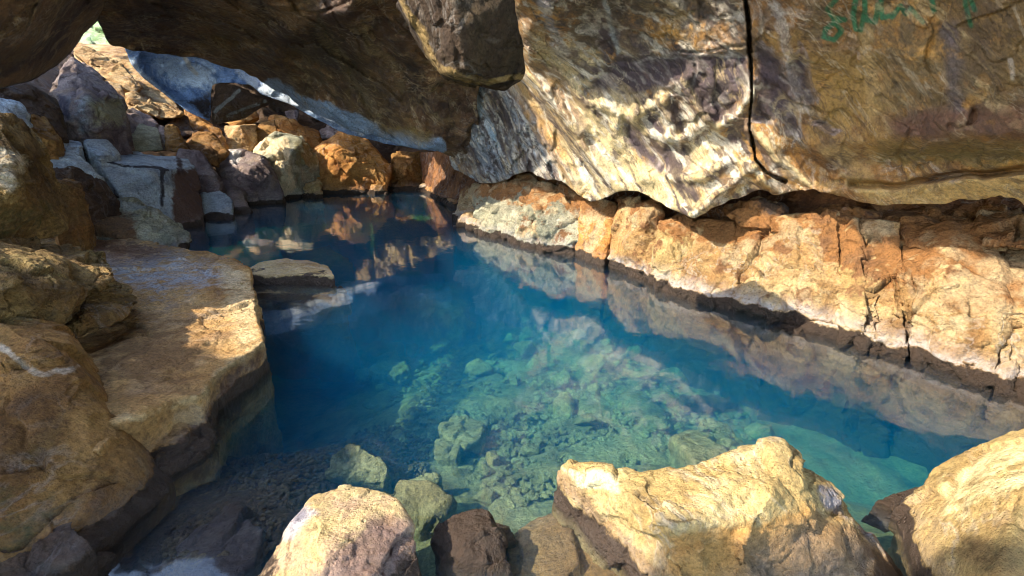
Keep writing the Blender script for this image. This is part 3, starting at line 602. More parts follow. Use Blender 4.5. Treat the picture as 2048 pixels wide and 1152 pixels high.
far('grey slab at the very back under the ceiling lip', [(570, 222, 15.5), (598, 220, 15.5), (595, 248, 15.4), (575, 245, 15.4)], 'mauve_rock', thick=.4)
far('dark brown boulder right of the pyramid boulder', [(785, 310, 13.6), (840, 305, 13.6), (850, 392, 13.1), (780, 392, 13.1), (810, 340, 13)], 'brown_rock', base=-.5)
far('small pale stone on the waterline beside the dark boulder', [(838, 372, 13), (850, 366, 13), (858, 385, 12.9), (836, 390, 12.9)], 'band_rock', thick=.3, base=-.3, vox=.02)
far('cluster of jagged pale splinters at the waterline', [(607, 376, 11.9), (625, 368, 12), (640, 362, 12), (644, 398, 11.8), (610, 402, 11.7)], 'pale_rock', thick=.3, base=-.3, vox=.018, chipamp=.14, chips=7)
far('small white-blue block standing in the water at left', [(402, 388, 9.5), (440, 382, 9.6), (465, 400, 9.5), (467, 440, 9.1), (415, 440, 9.1), (400, 420, 9.3)], 'blue_rock', base=-.5, chipamp=.03, thick=.4, vox=.02)
far('mauve slab behind the white-blue block', [(402, 372, 10.2), (452, 364, 10.4), (485, 388, 10.3), (502, 425, 9.8), (470, 434, 9.7), (405, 400, 9.9)], 'mauve_rock', base=-.5)
far('small dark stone between the big block and the white-blue block', [(402, 424, 9.3), (416, 428, 9.3), (418, 442, 9.0), (402, 444, 9.0)], 'blue_rock', thick=.2, base=-.3, vox=.02)
far('wedge-shaped brown boulder above the purple-brown one', [(386, 265, 10.9), (425, 268, 11.1), (455, 305, 10.9), (440, 338, 10.6), (400, 320, 10.3), (366, 290, 10.5)], 'brown_rock')
far('mauve sloping boulder behind the big blue-grey block', [(356, 298, 9.9), (400, 303, 10.1), (445, 365, 9.9), (440, 378, 9.7), (385, 384, 9.5), (355, 330, 9.6)], 'mauve_rock', base=.2)
far('curved brown boulder leaning on the pale slab', [(332, 250, 10.3), (352, 255, 10.4), (382, 305, 10.3), (372, 308, 10.1), (330, 300, 10.1)], 'brown_rock', thick=.5)
far('dark reddish boulder under the blue tip', [(355, 228, 11.6), (372, 235, 11.6), (392, 270, 11.3), (350, 275, 11.1), (335, 250, 11.2)], 'dark_rock')
far('pale greenish leaning slab in the middle of the left pile', [(278, 245, 9.9), (316, 258, 10.1), (326, 300, 10.0), (248, 304, 9.5), (262, 280, 9.6)], 'grey_green_rock', thick=.5, chipamp=.02)
far('dark boulder with a curved top above the pale slab', [(248, 216, 10.2), (300, 232, 10.5), (332, 262, 10.3), (350, 300, 10.3), (250, 300, 9.9), (236, 270, 9.8)], 'mauve_rock')
rock('hanging_block', 'pale ragged rock behind the low ceiling lip, mirrored in the water', 'rock', [], 'pale_rock', raw=[[(-4.3, 13.8, 2.75), (-4.4, 13.8, 2.3), (-3.6, 13.6, 1.75), (-3.4, 13.8, 2.45), (-3.9, 14.3, 2.4), (-3.1, 13.7, 1.9)],
     [(-3.7, 13.7, 1.75), (-3.5, 13.8, 2.2), (-3.1, 13.5, 1.35), (-2.7, 13.7, 1.95), (-2.4, 13.6, 1.5), (-3., 14.2, 1.9)], [(-2.8, 13.7, 1.5), (-2.6, 13.8, 1.9), (-1.9, 13.6, 1.25), (-1.2, 13.7, 1.2), (-1.5, 13.8, 1.65), (-2., 14.2, 1.6)]], vox=.022, amp=.07, chipamp=.09, chips=3.5, sm=1)
# stones climbing to the way out
GO = 'sunlit stones climbing to the way out'
for lb, pts in (('long sunlit stone at the top beside the green opening', [(152, 96, 13.2), (168, 92, 13.4), (236, 122, 13.3), (244, 134, 13), (235, 142, 12.8), (175, 128, 12.7), (148, 108, 12.8)]),
                ('sunlit stone with rough top, second below the opening', [(193, 145, 12.0), (245, 133, 12.3), (265, 150, 12.1), (286, 176, 12), (268, 185, 11.7), (240, 176, 11.6), (205, 160, 11.7)]),
                ('pale wedge stone leaning on the big olive boulder', [(208, 160, 11.3), (240, 168, 11.4), (255, 202, 11.1), (232, 198, 10.9)]),
                ('squared sunlit stone midway down to the pile', [(252, 188, 11), (270, 183, 11.2), (322, 218, 11.2), (318, 236, 10.8), (258, 206, 10.7)]),
                ('flat sunlit stone beside the blue facet', [(268, 156, 13), (285, 152, 13.2), (310, 185, 13), (300, 200, 12.6), (280, 180, 12.6)]),
                ('striped pale stone above the leaning slab', [(300, 205, 11.4), (330, 206, 11.6), (368, 226, 11.5), (350, 236, 11.1), (315, 236, 11)]),
                ('small sunlit stone under the top one', [(172, 128, 12.6), (225, 140, 12.6), (232, 150, 12.3), (195, 150, 12.2)])):
    far(lb, pts, 'band_rock', thick=.6, group=GO, chipamp=.05)
sheet('hillside', 'bright green mossy slope outside the cave mouth', [(60, -20), (330, -20), (330, 140), (60, 140)], [(60, -20, 16.8), (330, -20, 16.8), (60, 140, 15), (330, 140, 15), (190, 70, 15.9)], 'far_green', step=5, thick=.5, amp=.5, nsc=1.2, chipamp=.3, chips=1., seed=61)
sheet('cave_floor', 'sunlit sloping ground below the cave mouth', [(140, 85), (260, 90), (300, 150), (372, 226), (250, 230), (150, 130)], [(140, 85, 14.4), (260, 95, 14.2), (372, 226, 12.2), (250, 230, 11.6), (150, 130, 13.2)], 'band_rock', step=4, thick=.3, amp=.12, nsc=1.4, chipamp=.1, chips=2, seed=63)

# ================================================================ left pile
GL = 'boulders of the left-hand pile'
def pile(label, pts, mat, **k):
    a = dict(thick=.8, amp=.035, chipamp=.055, sm=1, group=GL); a.update(k)
    return rock('boulder', label, 'boulder', pts if isinstance(pts[0], list) else [pts], mat, **a)
pile('big olive-grey boulder below the way out', [(145, 114, 8.8), (192, 140, 9.0), (250, 200, 9.0), (248, 235, 8.7), (257, 262, 8.5), (215, 264, 8.3), (180, 282, 8.1), (118, 262, 8.0), (104, 190, 8.1), (114, 150, 8.4), (175, 205, 7.8)], 'mauve_rock', thick=1.2, base=.8,
     stain=lambda u, v, p: (lambda w: (w.poly((.36, .32, .19), [(175, 195), (250, 195), (250, 250), (190, 250)], 14, .8), w.poly((.09, .08, .11), [(115, 180), (145, 200), (140, 240), (118, 230)], 6, .8), w.poly((.36, .38, .38), [(140, 190), (180, 190), (180, 275), (150, 270)], 12, .5), w.r)[-1])(Paint(u, v, p, 6)))
pile('dark brown boulder in the shadow at the left edge', [(-80, 178, 6.2), (0, 175, 6.5), (60, 172, 7), (108, 200, 7.5), (115, 262, 7.2), (60, 252, 6.6), (-60, 245, 6.2)], 'dark_rock', thick=1.2, base=.9)
pile('brown stone sloping behind the blue-grey slab', [(60, 225, 6.6), (90, 235, 6.9), (120, 278, 6.8), (110, 285, 6.5), (60, 262, 6.3)], 'brown_rock', thick=.6, base=.8)
pile('pale blue-green slab with a ragged edge at the left edge', [(-60, 196, 5.9), (0, 197, 6), (40, 204, 6.2), (62, 226, 6.2), (52, 236, 6.1), (64, 254, 5.9), (40, 254, 5.8), (-40, 232, 5.6)], 'blue_rock', thick=.4, chipamp=.05)
pile('pale blue flat slab, top one of the broken layers', [(70, 292, 6.9), (90, 283, 7.1), (120, 280, 7.5), (166, 284, 7.6), (160, 306, 7.0), (92, 316, 6.6)], 'blue_rock', thick=.4, base=.9, chipamp=.03)
pile('second pale blue slab of the broken layers', [(84, 318, 6.5), (130, 312, 6.8), (158, 312, 6.9), (205, 355, 6.8), (150, 345, 6.4), (96, 335, 6.2)], 'blue_rock', thick=.4, base=.7, chipamp=.04)
pile('small blue slab at the foot of the olive-grey boulder', [(172, 282, 7.9), (215, 280, 8.1), (240, 308, 8.0), (200, 312, 7.5), (175, 300, 7.6)], 'blue_rock', thick=.5, base=.9)
pile('dark brown stone under the broken layers', [(98, 340, 6.1), (150, 345, 6.3), (205, 370, 6.6), (235, 405, 6.6), (170, 405, 6.1), (110, 370, 5.9)], 'dark_rock', thick=.8, base=.3)
pile('large blue-grey block with broad flat face in the left pile', [[(165, 300, 7.9), (190, 302, 8.6), (250, 304, 9), (378, 318, 9.4), (388, 332, 9.2), (402, 400, 9.0), (402, 450, 8.6), (352, 460, 8.5), (325, 415, 8.1), (322, 345, 8.1), (200, 328, 7.6), (235, 380, 7.5), (262, 402, 7.6), (310, 430, 8.0)]], 'blue_rock', thick=1.1, base=-.5, chipamp=.035, chips=1.6,
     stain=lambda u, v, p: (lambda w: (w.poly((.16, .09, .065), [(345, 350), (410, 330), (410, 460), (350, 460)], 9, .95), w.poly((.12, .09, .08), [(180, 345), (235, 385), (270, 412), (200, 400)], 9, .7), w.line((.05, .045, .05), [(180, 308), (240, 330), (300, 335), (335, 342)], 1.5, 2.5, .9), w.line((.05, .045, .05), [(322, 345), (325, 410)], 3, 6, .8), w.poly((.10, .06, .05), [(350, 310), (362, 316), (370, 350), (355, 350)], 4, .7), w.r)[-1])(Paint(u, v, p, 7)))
pile('tan and blue block with a rough broken end beside the shelf', [(165, 402, 6.5), (210, 400, 6.8), (272, 405, 7), (312, 425, 7.1), (372, 468, 7.0), (374, 500, 6.8), (300, 500, 6.5), (240, 470, 6.3), (170, 440, 6.2)], 'grey_green_rock', thick=.6, base=-.2, chipamp=.06, chips=3,
     stain=lambda u, v, p: (lambda w: (w.poly((.42, .45, .42), [(160, 398), (270, 402), (300, 420), (200, 424)], 6, .8), w.poly((.22, .13, .07), [(165, 425), (270, 430), (280, 490), (170, 470)], 9, .9), w.r)[-1])(Paint(u, v, p, 6)))
pile('red-brown squared block behind the big left boulder', [(95, 358, 5.5), (160, 366, 5.8), (168, 400, 5.9), (172, 455, 5.7), (110, 458, 5.3), (90, 400, 5.2)], 'brown_rock', thick=.6, base=.1)
pile('big rough red-brown boulder at the left edge', [(-150, 250, 3.3), (0, 226, 3.7), (44, 238, 3.95), (80, 280, 4.2), (100, 340, 4.4), (122, 400, 4.4), (138, 432, 4.35), (132, 458, 4.2), (60, 482, 3.9), (0, 497, 3.65), (-150, 480, 3.1), (30, 380, 3.4)], 'pitted_rock', thick=1., amp=.05, chipamp=.035, fine=1.6,
     stain=lambda u, v, p: (lambda w: (w.poly((.80, .66, .44), [(-20, 285), (30, 290), (65, 315), (50, 340), (30, 345), (45, 392), (20, 380), (-20, 380)], 12, .6), w.poly((.13, .11, .04), [(-20, 400), (100, 400), (110, 470), (-20, 490)], 25, .5), w.r)[-1])(Paint(u, v, p, 14)))  # cream polygon paints the sun patch on the boulder
pile('pitted yellow-brown boulder pointing to the water on the shelf', [[(-100, 500, 2.7), (0, 502, 2.95), (75, 509, 3.2), (132, 528, 3.3), (150, 560, 3.1), (165, 592, 3.05), (155, 642, 2.95), (90, 674, 2.8), (-80, 660, 2.5), (40, 560, 2.7)], [(110, 524, 3.35), (150, 530, 3.4), (232, 547, 3.5), (226, 560, 3.45), (160, 595, 3.2), (100, 560, 3.2)]], 'pitted_rock', thick=.7, fine=1.8, amp=.06, chipamp=.05, chips=4,
     stain=lambda u, v, p: (lambda w: (w.poly((.44, .32, .12), [(0, 500), (90, 510), (150, 560), (90, 560), (0, 540)], 16, .6), w.r)[-1])(Paint(u, v, p, 12)))
pile('smaller brown stone leaning against the pitted boulder', [(168, 590, 3.4), (215, 585, 3.55), (276, 604, 3.6), (266, 616, 3.45), (215, 656, 3.2), (150, 682, 3.05), (122, 662, 3.05), (170, 630, 3.1)], 'pitted_rock', thick=.5, fine=1.4)

# ================================================================ shelf, near left block
SH = [(-150, 470), (60, 468), (140, 455), (260, 478), (370, 494), (470, 518), (500, 540), (506, 575), (512, 610), (518, 650), (527, 682), (505, 702), (470, 722), (440, 742), (400, 792), (345, 800), (300, 822), (235, 856), (200, 900), (-150, 900)]
SHZ = [.30, .30, .28, .24, .2, .2, .22, .22, .23, .23, .21, .22, .22, .22, .25, .26, .27, .28, .3, .3]
def sh_stain_light(u, v, p):
    w = Paint(u, v, p, 16)
    w.poly((.50, .50, .52), [(180, 500), (330, 495), (440, 520), (480, 560), (330, 600), (210, 570)], 26, .55)
    w.poly((.24, .12, .055), [(80, 450), (360, 490), (280, 520), (120, 520)], 20, .8)
    w.poly((.30, .17, .07), [(150, 640), (380, 620), (430, 700), (380, 780), (200, 780)], 40, .7)
    w.poly((.80, .60, .32), [(440, 520), (505, 545), (527, 690), (470, 700), (440, 620)], 14, .6)  # sunlit outer shelf painted in as lighter cream
    w.line((.72, .52, .26), [(525, 690), (440, 742), (400, 790), (235, 850)], 5, 9, .5)
    w.poly((.14, .07, .035), [(400, 860), (430, 760), (520, 700), (520, 780), (430, 900)], 16, .7)
    return w.r
rock('rock_shelf', 'broad flat tan shelf of rock reaching out over the dark water', 'rock shelf', [], 'shelf_rock', prisms=[([(a, b, z) for (a, b), z in zip(SH, SHZ)], -1.5, .02)], vox=.011, sm=1, amp=.020, chipamp=.022, chips=1.8, fine=1.5, stain=sh_stain_light)
rock('boulder', 'near left block with a steep smooth brown face, its top edge pale', 'boulder',
     [[('z', -300, 620, .66), ('z', 0, 643, .66), ('z', 75, 690, .60), ('z', 150, 728, .53), ('z', 156, 742, .50), (218, 848, 2.42), (282, 935, 2.32), (330, 968, 2.42), (200, 1010, 2.05), (0, 1135, 1.75), (-300, 1200, 1.5), (0, 800, 2.15), (120, 820, 2.25)]],
     'brown_rock', thick=.9, amp=.02, chipamp=.03, chips=1.5, sm=1, base=-.4, stain=lambda u, v, p: (lambda w: (w.line((.72, .6, .46), [(0, 690), (90, 745), (150, 732)], 4, 9, .6), w.poly((.50, .27, .09), [(150, 760), (230, 880), (300, 960), (180, 960), (100, 850)], 40, .55), w.poly((.11, .10, .035), [(-50, 950), (150, 1000), (60, 1120), (-50, 1150)], 40, .5), w.r)[-1])(Paint(u, v, p, 14)))
rock('boulder', 'dark rock foot sloping into the shallow water at lower left', 'boulder',
     [[(282, 940, 2.36), (335, 960, 2.5), (330, 985, 2.35), (200, 1090, 1.95), (60, 1180, 1.7), (-200, 1300, 1.4), (-200, 1150, 1.6), (100, 1060, 2.0)]], 'dark_rock', thick=.8, base=-.5, amp=.03, sm=3)
rock('boulder', 'brown rock foot under the front edge of the shelf', 'boulder',
     [[(300, 830, 2.75), (385, 800, 2.8), (432, 868, 2.72), (420, 895, 2.62), (345, 960, 2.45), (320, 940, 2.42), (240, 862, 2.55)]], 'shelf_rock', thick=.5, base=-.6, amp=.05, chipamp=.05, sm=3,
     stain=lambda u, v, p: (lambda w: (w.poly((.16, .085, .045), [(340, 860), (440, 850), (440, 960), (320, 970)], 20, .8), w.r)[-1])(Paint(u, v, p, 8)))
rock('flat_stone', 'low flat pale stone just breaking the surface beyond the shelf', 'stone', [], 'pale_rock',
     prisms=[([(500, 540, .1), (515, 527, .12), (570, 516, .13), (620, 522, .13), (655, 532, .12), (668, 551, .1), (600, 549, .11), (503, 549, .1)], -.25, -.03)], vox=.012, sm=1, amp=.012, chipamp=.012)
# ================================================================ pool bed
def bed_z(x, y):
    z = -.22-.20*np.clip((y-1.7)/1.0, 0, 1)-.30*np.clip((y-2.6)/2.2, 0, 1)-.60*np.clip((y-4.8)/2.5, 0, 1)
    lf = np.clip((-.75-x)/.4, 0, 1)*np.clip((3.2-y)/1.2, 0, 1)
    z = z*(1-.45*lf)
    z -= .28*np.clip((x-.95)/1.1, 0, 1)*np.clip((y-1.9)/.8, 0, 1)
    z -= .45*np.clip((-.85-x+.12*(y-3))/1.3, 0, 1)*np.clip((y-2.6)/.6, 0, 1)
    return z
def bz(x, y): return float(bed_z(np.array([x]), np.array([y]))[0])
GS = 'stones lying under the water'
def sub(label, pts, mat='bed_rock', **k):
    a = dict(thick=.35, base=None, amp=.05, chipamp=.05, sm=3, group=GS); a.update(k)
    zb = a.pop('zb', -.9); rest = a.pop('rest', None)
    if rest:
        top = []
        for q in pts:
            t = PZ(q[0], q[1], -.6)
            for _ in range(3): t = PZ(q[0], q[1], bz(t[0], t[1])+rest)
            top.append(np.array(t))
        zb = min(t[2] for t in top)-rest-.2
    else: top = [np.array(PZ(*q)) for q in pts]
    c = np.mean(top, 0)
    raw = top+[np.array((c[0]+(t[0]-c[0])*1.12, c[1]+(t[1]-c[1])*1.12+.04, zb)) for t in top]
    a.setdefault('vox', max(.009, c[1]/380))
    return rock('submerged_stone', label, 'stone', [], mat, raw=[raw], **a)
sub('brown submerged ledge under the low flat stone', [(502, 562, -.04), (640, 560, -.04), (688, 582, -.10), (684, 620, -.16), (560, 605, -.12), (505, 598, -.10)], zb=-1., mat='brown_rock')
sub('large green submerged slab in the middle of the pool', [(790, 580, -.25), (870, 567, -.25), (928, 580, -.28), (932, 606, -.34), (915, 636, -.42), (800, 632, -.42)], rest=0.4)
sub('brown submerged slab behind the big green one', [(700, 556, -.3), (790, 556, -.3), (800, 575, -.35), (720, 590, -.4)], rest=0.25, mat='brown_rock')
sub('dark submerged stone left of the pool middle', [(725, 690, -.55), (770, 678, -.5), (800, 690, -.5), (790, 712, -.6), (735, 708, -.6)], rest=0.16)
sub('pale submerged stone at the shadow edge', [(742, 728, -.5), (775, 715, -.46), (808, 722, -.46), (820, 738, -.5), (790, 752, -.55), (745, 745, -.55)], rest=0.16)
sub('rounded boulder with a bright left side in the rubble', [(885, 850, -.28), (905, 836, -.22), (940, 834, -.22), (968, 846, -.24), (962, 878, -.3), (930, 892, -.34), (890, 880, -.34)], rest=.13)
sub('olive stone in front of the rounded boulder', [(865, 880, -.4), (895, 868, -.36), (922, 885, -.38), (915, 912, -.45), (872, 905, -.45)], rest=0.12)
sub('broad brown stone between gravel and rubble', [(655, 940, -.16), (662, 910, -.14), (700, 886, -.12), (750, 905, -.13), (778, 935, -.15), (768, 965, -.2), (700, 962, -.2)], zb=-.5, mat='bed_rock')
sub('large olive boulder right of the tan near stone', [(772, 985, -.12), (800, 960, -.12), (860, 965, -.12), (902, 1000, -.14), (898, 1030, -.2), (840, 1050, -.2), (800, 1020, -.15)], zb=-.7)
sub('olive stone behind the large olive boulder', [(815, 955, -.25), (840, 944, -.2), (878, 950, -.2), (880, 972, -.25), (840, 975, -.25)], zb=-.6)
sub('brown submerged rock at the foot of the big sunlit rock', [(1010, 1085, -.12), (1060, 1036, -.12), (1120, 1030, -.1), (1260, 1140, -.08), (1280, 1220, -.08), (1020, 1220, -.1)], zb=-.7, mat='shelf_rock')
sub('small brown stone behind the dark wet stone', [(975, 1055, -.08), (990, 1040, -.06), (1022, 1046, -.06), (1030, 1085, -.1), (1005, 1090, -.1)], zb=-.4, mat='brown_rock')
sub('purple-brown submerged slab at the bottom edge', [(285, 1135, -.08), (400, 1060, -.07), (470, 1014, -.07), (528, 1056, -.07), (505, 1125, -.08), (380, 1220, -.08), (290, 1220, -.08)], zb=-.4, mat='mauve_rock')
sub('big angular slab deep in the water beside the sunlit rock', [(1350, 880, -.9), (1410, 838, -.8), (1455, 845, -.8), (1510, 905, -.9), (1400, 935, -1.0)], rest=0.2)
sub('small yellow stone among the rubble', [(975, 905, -.5), (990, 900, -.48), (1000, 912, -.48), (985, 922, -.5)], rest=0.08, mat='pale_rock', vox=.008)
sub('dark long stone on the deep bed at right', [(1360, 795, -1.1), (1470, 795, -1.1), (1475, 806, -1.1), (1370, 806, -1.1)], rest=0.1, mat='dark_rock')
sub('flat submerged ledge on the far bed', [(740, 430, -.3), (860, 425, -.3), (880, 445, -.4), (760, 455, -.4)], zb=-1.2)
sub('grey-green submerged slab by the far left shore', [(560, 500, -.35), (660, 490, -.35), (700, 515, -.4), (640, 530, -.45)], zb=-1.2)

# ================================================================ near rocks
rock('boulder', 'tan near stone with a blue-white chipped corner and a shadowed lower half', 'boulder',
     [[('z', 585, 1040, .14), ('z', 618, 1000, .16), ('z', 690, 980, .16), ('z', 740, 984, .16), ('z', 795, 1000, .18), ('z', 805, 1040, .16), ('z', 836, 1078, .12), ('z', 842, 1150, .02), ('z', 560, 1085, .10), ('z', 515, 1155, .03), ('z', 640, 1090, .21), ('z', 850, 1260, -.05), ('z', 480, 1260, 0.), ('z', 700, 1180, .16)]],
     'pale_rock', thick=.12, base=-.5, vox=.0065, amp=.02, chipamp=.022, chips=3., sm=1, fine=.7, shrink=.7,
     stain=lambda u, v, p: (lambda w: (w.poly((.56, .38, .24), [(560, 1000), (840, 960), (850, 1160), (500, 1160)], 20, .5), w.poly((.50, .48, .52), [(585, 1030), (620, 1010), (640, 1030), (580, 1080), (560, 1080)], 8, .8), w.poly((.08, .08, .16), [(595, 1028), (618, 1022), (615, 1042), (585, 1050)], 5, .7), w.poly((.26, .17, .14), [(640, 1130), (740, 1040), (805, 1045), (845, 1090), (850, 1200), (560, 1200)], 14, .8), w.r)[-1])(Paint(u, v, p, 10)))  # brown lower right is shade painted into the stone
rock('boulder', 'dark purple-grey wet stone low in the water between the near rocks', 'boulder',
     [[('z', 866, 1085, -.02), ('z', 900, 1046, .04), ('z', 950, 1040, .06), ('z', 985, 1052, .06), ('z', 1015, 1100, .0), ('z', 1020, 1150, -.04), ('z', 930, 1095, .05), ('z', 900, 1160, -.06), ('z', 1010, 1180, -.1)]], 'mauve_rock', thick=.1, base=-.5, vox=.007, amp=.04, chipamp=.03, shrink=.8)
def f3(u, v, p):
    w = Paint(u, v, p, 16)
    w.poly((.88, .80, .52), [(1120, 925), (1240, 950), (1240, 990), (1160, 975)], 6, .8)  # brightest sunlit facet, painted lighter
    w.poly((.50, .29, .10), [(1330, 1060), (1500, 1040), (1620, 1000), (1700, 1060), (1850, 1180), (1340, 1180)], 22, .85)  # front face: orange falloff into shade, painted
    w.poly((.22, .16, .11), [(1480, 1090), (1640, 1040), (1760, 1080), (1850, 1200), (1500, 1200)], 26, .8)  # shade of the lower front, painted dark
    w.line((.34, .22, .10), [(1116, 945), (1180, 1010), (1250, 1090), (1330, 1160)], 12, 12, .8)
    w.line((.30, .28, .30), [(1650, 985), (1720, 1045), (1810, 1130)], 8, 10, .5)
    return w.r
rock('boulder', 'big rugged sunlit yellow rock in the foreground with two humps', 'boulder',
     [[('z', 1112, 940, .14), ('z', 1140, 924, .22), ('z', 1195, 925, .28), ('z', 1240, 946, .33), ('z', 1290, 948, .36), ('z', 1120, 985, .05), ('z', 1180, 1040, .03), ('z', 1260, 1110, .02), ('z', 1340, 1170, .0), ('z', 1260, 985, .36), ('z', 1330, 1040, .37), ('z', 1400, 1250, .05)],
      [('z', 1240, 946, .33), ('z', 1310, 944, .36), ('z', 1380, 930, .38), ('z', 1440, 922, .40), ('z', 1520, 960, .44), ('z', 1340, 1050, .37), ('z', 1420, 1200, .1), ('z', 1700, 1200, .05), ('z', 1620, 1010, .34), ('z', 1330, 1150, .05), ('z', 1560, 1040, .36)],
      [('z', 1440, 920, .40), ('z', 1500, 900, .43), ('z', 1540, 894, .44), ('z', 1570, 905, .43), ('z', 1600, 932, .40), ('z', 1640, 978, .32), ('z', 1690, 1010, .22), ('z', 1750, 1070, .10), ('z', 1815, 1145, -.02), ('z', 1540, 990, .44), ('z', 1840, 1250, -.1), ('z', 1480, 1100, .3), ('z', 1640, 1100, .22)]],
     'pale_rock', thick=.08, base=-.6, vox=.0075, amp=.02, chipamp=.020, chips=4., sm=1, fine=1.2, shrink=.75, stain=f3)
def f4(u, v, p):
    w = Paint(u, v, p, 14)
    w.poly((.50, .34, .14), [(1780, 1040), (1860, 960), (1900, 960), (1870, 1060), (1900, 1160), (1800, 1160)], 8, .8)
    w.poly((.88, .76, .42), [(1880, 950), (2060, 880), (2060, 960), (1880, 1040)], 10, .6)
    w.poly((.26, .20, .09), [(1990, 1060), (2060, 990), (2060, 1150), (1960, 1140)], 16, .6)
    return w.r
rock('boulder', 'sunlit pale yellow rock in the lower right corner', 'boulder',
     [[('z', 1784, 1042, .0), ('z', 1800, 1012, .05), ('z', 1868, 955, .17), ('z', 1900, 940, .23), ('z', 1960, 900, .33), ('z', 2048, 864, .42), ('z', 2200, 830, .48), ('z', 2300, 1000, .48), ('z', 1845, 1150, .0), ('z', 1870, 1060, .16), ('z', 2048, 980, .46), ('z', 2300, 1200, .3), ('z', 1900, 1250, .05), ('z', 2000, 1160, .30)]],
     'pale_rock', thick=.1, base=-.6, vox=.0075, amp=.015, chipamp=.018, chips=3., sm=1, fine=.8, shrink=.8, stain=f4)
sub('thin brown ledge at the waterline beside the corner rock', [(1754, 1000, .004), (1800, 985, .01), (1850, 968, .02), (1860, 1000, .02), (1800, 1020, .01)], zb=-.15, mat='mauve_rock', vox=.008, amp=.02, chipamp=.02)
tag(bpy.data.objects[-1] if False else COL.objects[-1], 'thin brown ledge at the waterline beside the corner rock')

n = 360; gx = np.linspace(-9, 7, n); gy = np.linspace(-1.5, 16, n)
XX, YY = np.meshgrid(gx, gy); XX = XX.ravel(); YY = YY.ravel()
pp = np.stack((XX, YY, XX*0), 1); ZZ = bed_z(XX, YY)+.05*fbm(pp, 1.6, 5, 9)+.05*chip(pp, 3., 12)[0]
V = np.stack((XX, YY, ZZ), 1); F = [[r*n+c, r*n+c+1, (r+1)*n+c+1, (r+1)*n+c] for r in range(n-1) for c in range(n-1)]
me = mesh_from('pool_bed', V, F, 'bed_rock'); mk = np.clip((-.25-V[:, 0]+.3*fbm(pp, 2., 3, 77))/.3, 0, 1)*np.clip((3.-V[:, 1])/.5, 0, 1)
set_stain_light(me, np.stack((mk*0+.15, mk*0+.10, mk*0+.06, mk), 1)); V0 = V
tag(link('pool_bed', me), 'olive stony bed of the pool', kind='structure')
def bz(x, y): return float(bed_z(np.array([x]), np.array([y]))[0])

# loose rubble: every stone is a thing
protos = []
for k in range(9):
    pts = []
    for _ in range(11):
        q = RNG.normal(size=3); q /= np.linalg.norm(q); q *= (1., RNG.uniform(.6, .9), RNG.uniform(.45, .7)); pts.append(q*RNG.uniform(.85, 1))
    V, F = [], []; hull_geo(pts, V, F); me = voxel(V, F, .085, 1)
    p = coords(me); nr = normals(me); h = .08*fbm(p, 1.5, 4, k)+.05*chip(p, 1.8, k+3)[0]
    me.vertices.foreach_set('co', (p+nr*h[:, None]).ravel()); me.polygons.foreach_set('use_smooth', [True]*len(me.polygons))
    me.materials.clear(); me.materials.append(MATS['bed_rock']); me.name = 'rubble_stone'; protos.append(me); plain.append(me)
RB = [(700, 720), (800, 640), (980, 610), (1280, 620), (1380, 740), (1500, 830), (1560, 880), (1300, 960), (1120, 1010), (1000, 1040), (900, 960), (800, 900), (730, 820)]
cnt = 0; placed = []
for _ in range(9000):
    if cnt >= 285: break
    u = RNG.uniform(690, 1570); v = RNG.uniform(600, 1040)
    if not in_poly(np.array([u]), np.array([v]), RB)[0]: continue
    q = PZ(u, v, -.6); z = bz(q[0], q[1]); q = PZ(u, v, z); z = bz(q[0], q[1]); q = PZ(u, v, z)
    r = (.032+.14*RNG.uniform()**3.)*(.8+.1*q[1])
    if any((q[0]-a)**2+(q[1]-b)**2 < (.72*(r+c))**2 for a, b, c in placed): continue
    placed.append((q[0], q[1], r)); o = bpy.data.objects.new('rubble_stone', protos[cnt % 9]); COL.objects.link(o)
    o.location = (q[0], q[1], z+r*.22); o.scale = (r, r, r); o.rotation_euler = (RNG.uniform(-.4, .4), RNG.uniform(-.4, .4), RNG.uniform(0, 6.28))
    tag(o, 'angular olive-green stone in the rubble under the clear water', 'stone', 'rubble stones on the pool bed'); cnt += 1
# gravel (nobody could count it)
def gravel(name, label, n, place, rmin, rmax, mat):
    bm = bmesh.new(); bmesh.ops.create_icosphere(bm, subdivisions=1 if 'chips' in name else 2, radius=1)
    bv = np.array([v.co[:] for v in bm.verts]); bf = np.array([[v.index for v in f.verts] for f in bm.faces]); bm.free()
    Vs, Fs = [], []; b = 0
    for k in range(n):
        x, y, z = place()
        r = RNG.uniform(rmin, rmax); s = np.array((r, r*RNG.uniform(.6, .95), r*RNG.uniform(.4, .65))); a = RNG.uniform(0, 6.28); ca, sa = math.cos(a), math.sin(a)
        q = bv*(1+(.34 if 'chips' in name else .12)*np.sin(bv*(3+RNG.uniform(0, 3, 3))+k))*s; q = np.stack((q[:, 0]*ca-q[:, 1]*sa, q[:, 0]*sa+q[:, 1]*ca, q[:, 2]), 1)+(x, y, z+r*.25)
        Vs.append(q); Fs.append(bf+b); b += len(bv)
    me = mesh_from(name, np.concatenate(Vs), [list(map(int, f)) for f in np.concatenate(Fs)], mat, 'chips' not in name)
    return tag(link(name, me), label, 'gravel', kind='stuff')
GP = [(330, 1090), (420, 960), (560, 880), (640, 850), (760, 830), (860, 880), (850, 960), (640, 1000), (560, 1090), (440, 1170), (330, 1170)]
def gp():
    while True:
        u = RNG.uniform(320, 870); v = RNG.uniform(820, 1180)
        if in_poly(np.array([u]), np.array([v]), GP)[0]:
            q = PZ(u, v, -.3); q = PZ(u, v, bz(q[0], q[1])+.02); return q[0], q[1], bz(q[0], q[1])+.02+RNG.uniform(0, .02)
gravel('gravel', 'small rounded brown pebbles under the shallow water at lower left', 4200, gp, .008, .019, 'gravel_rock')
RB2 = [(a, b) for a, b in RB]
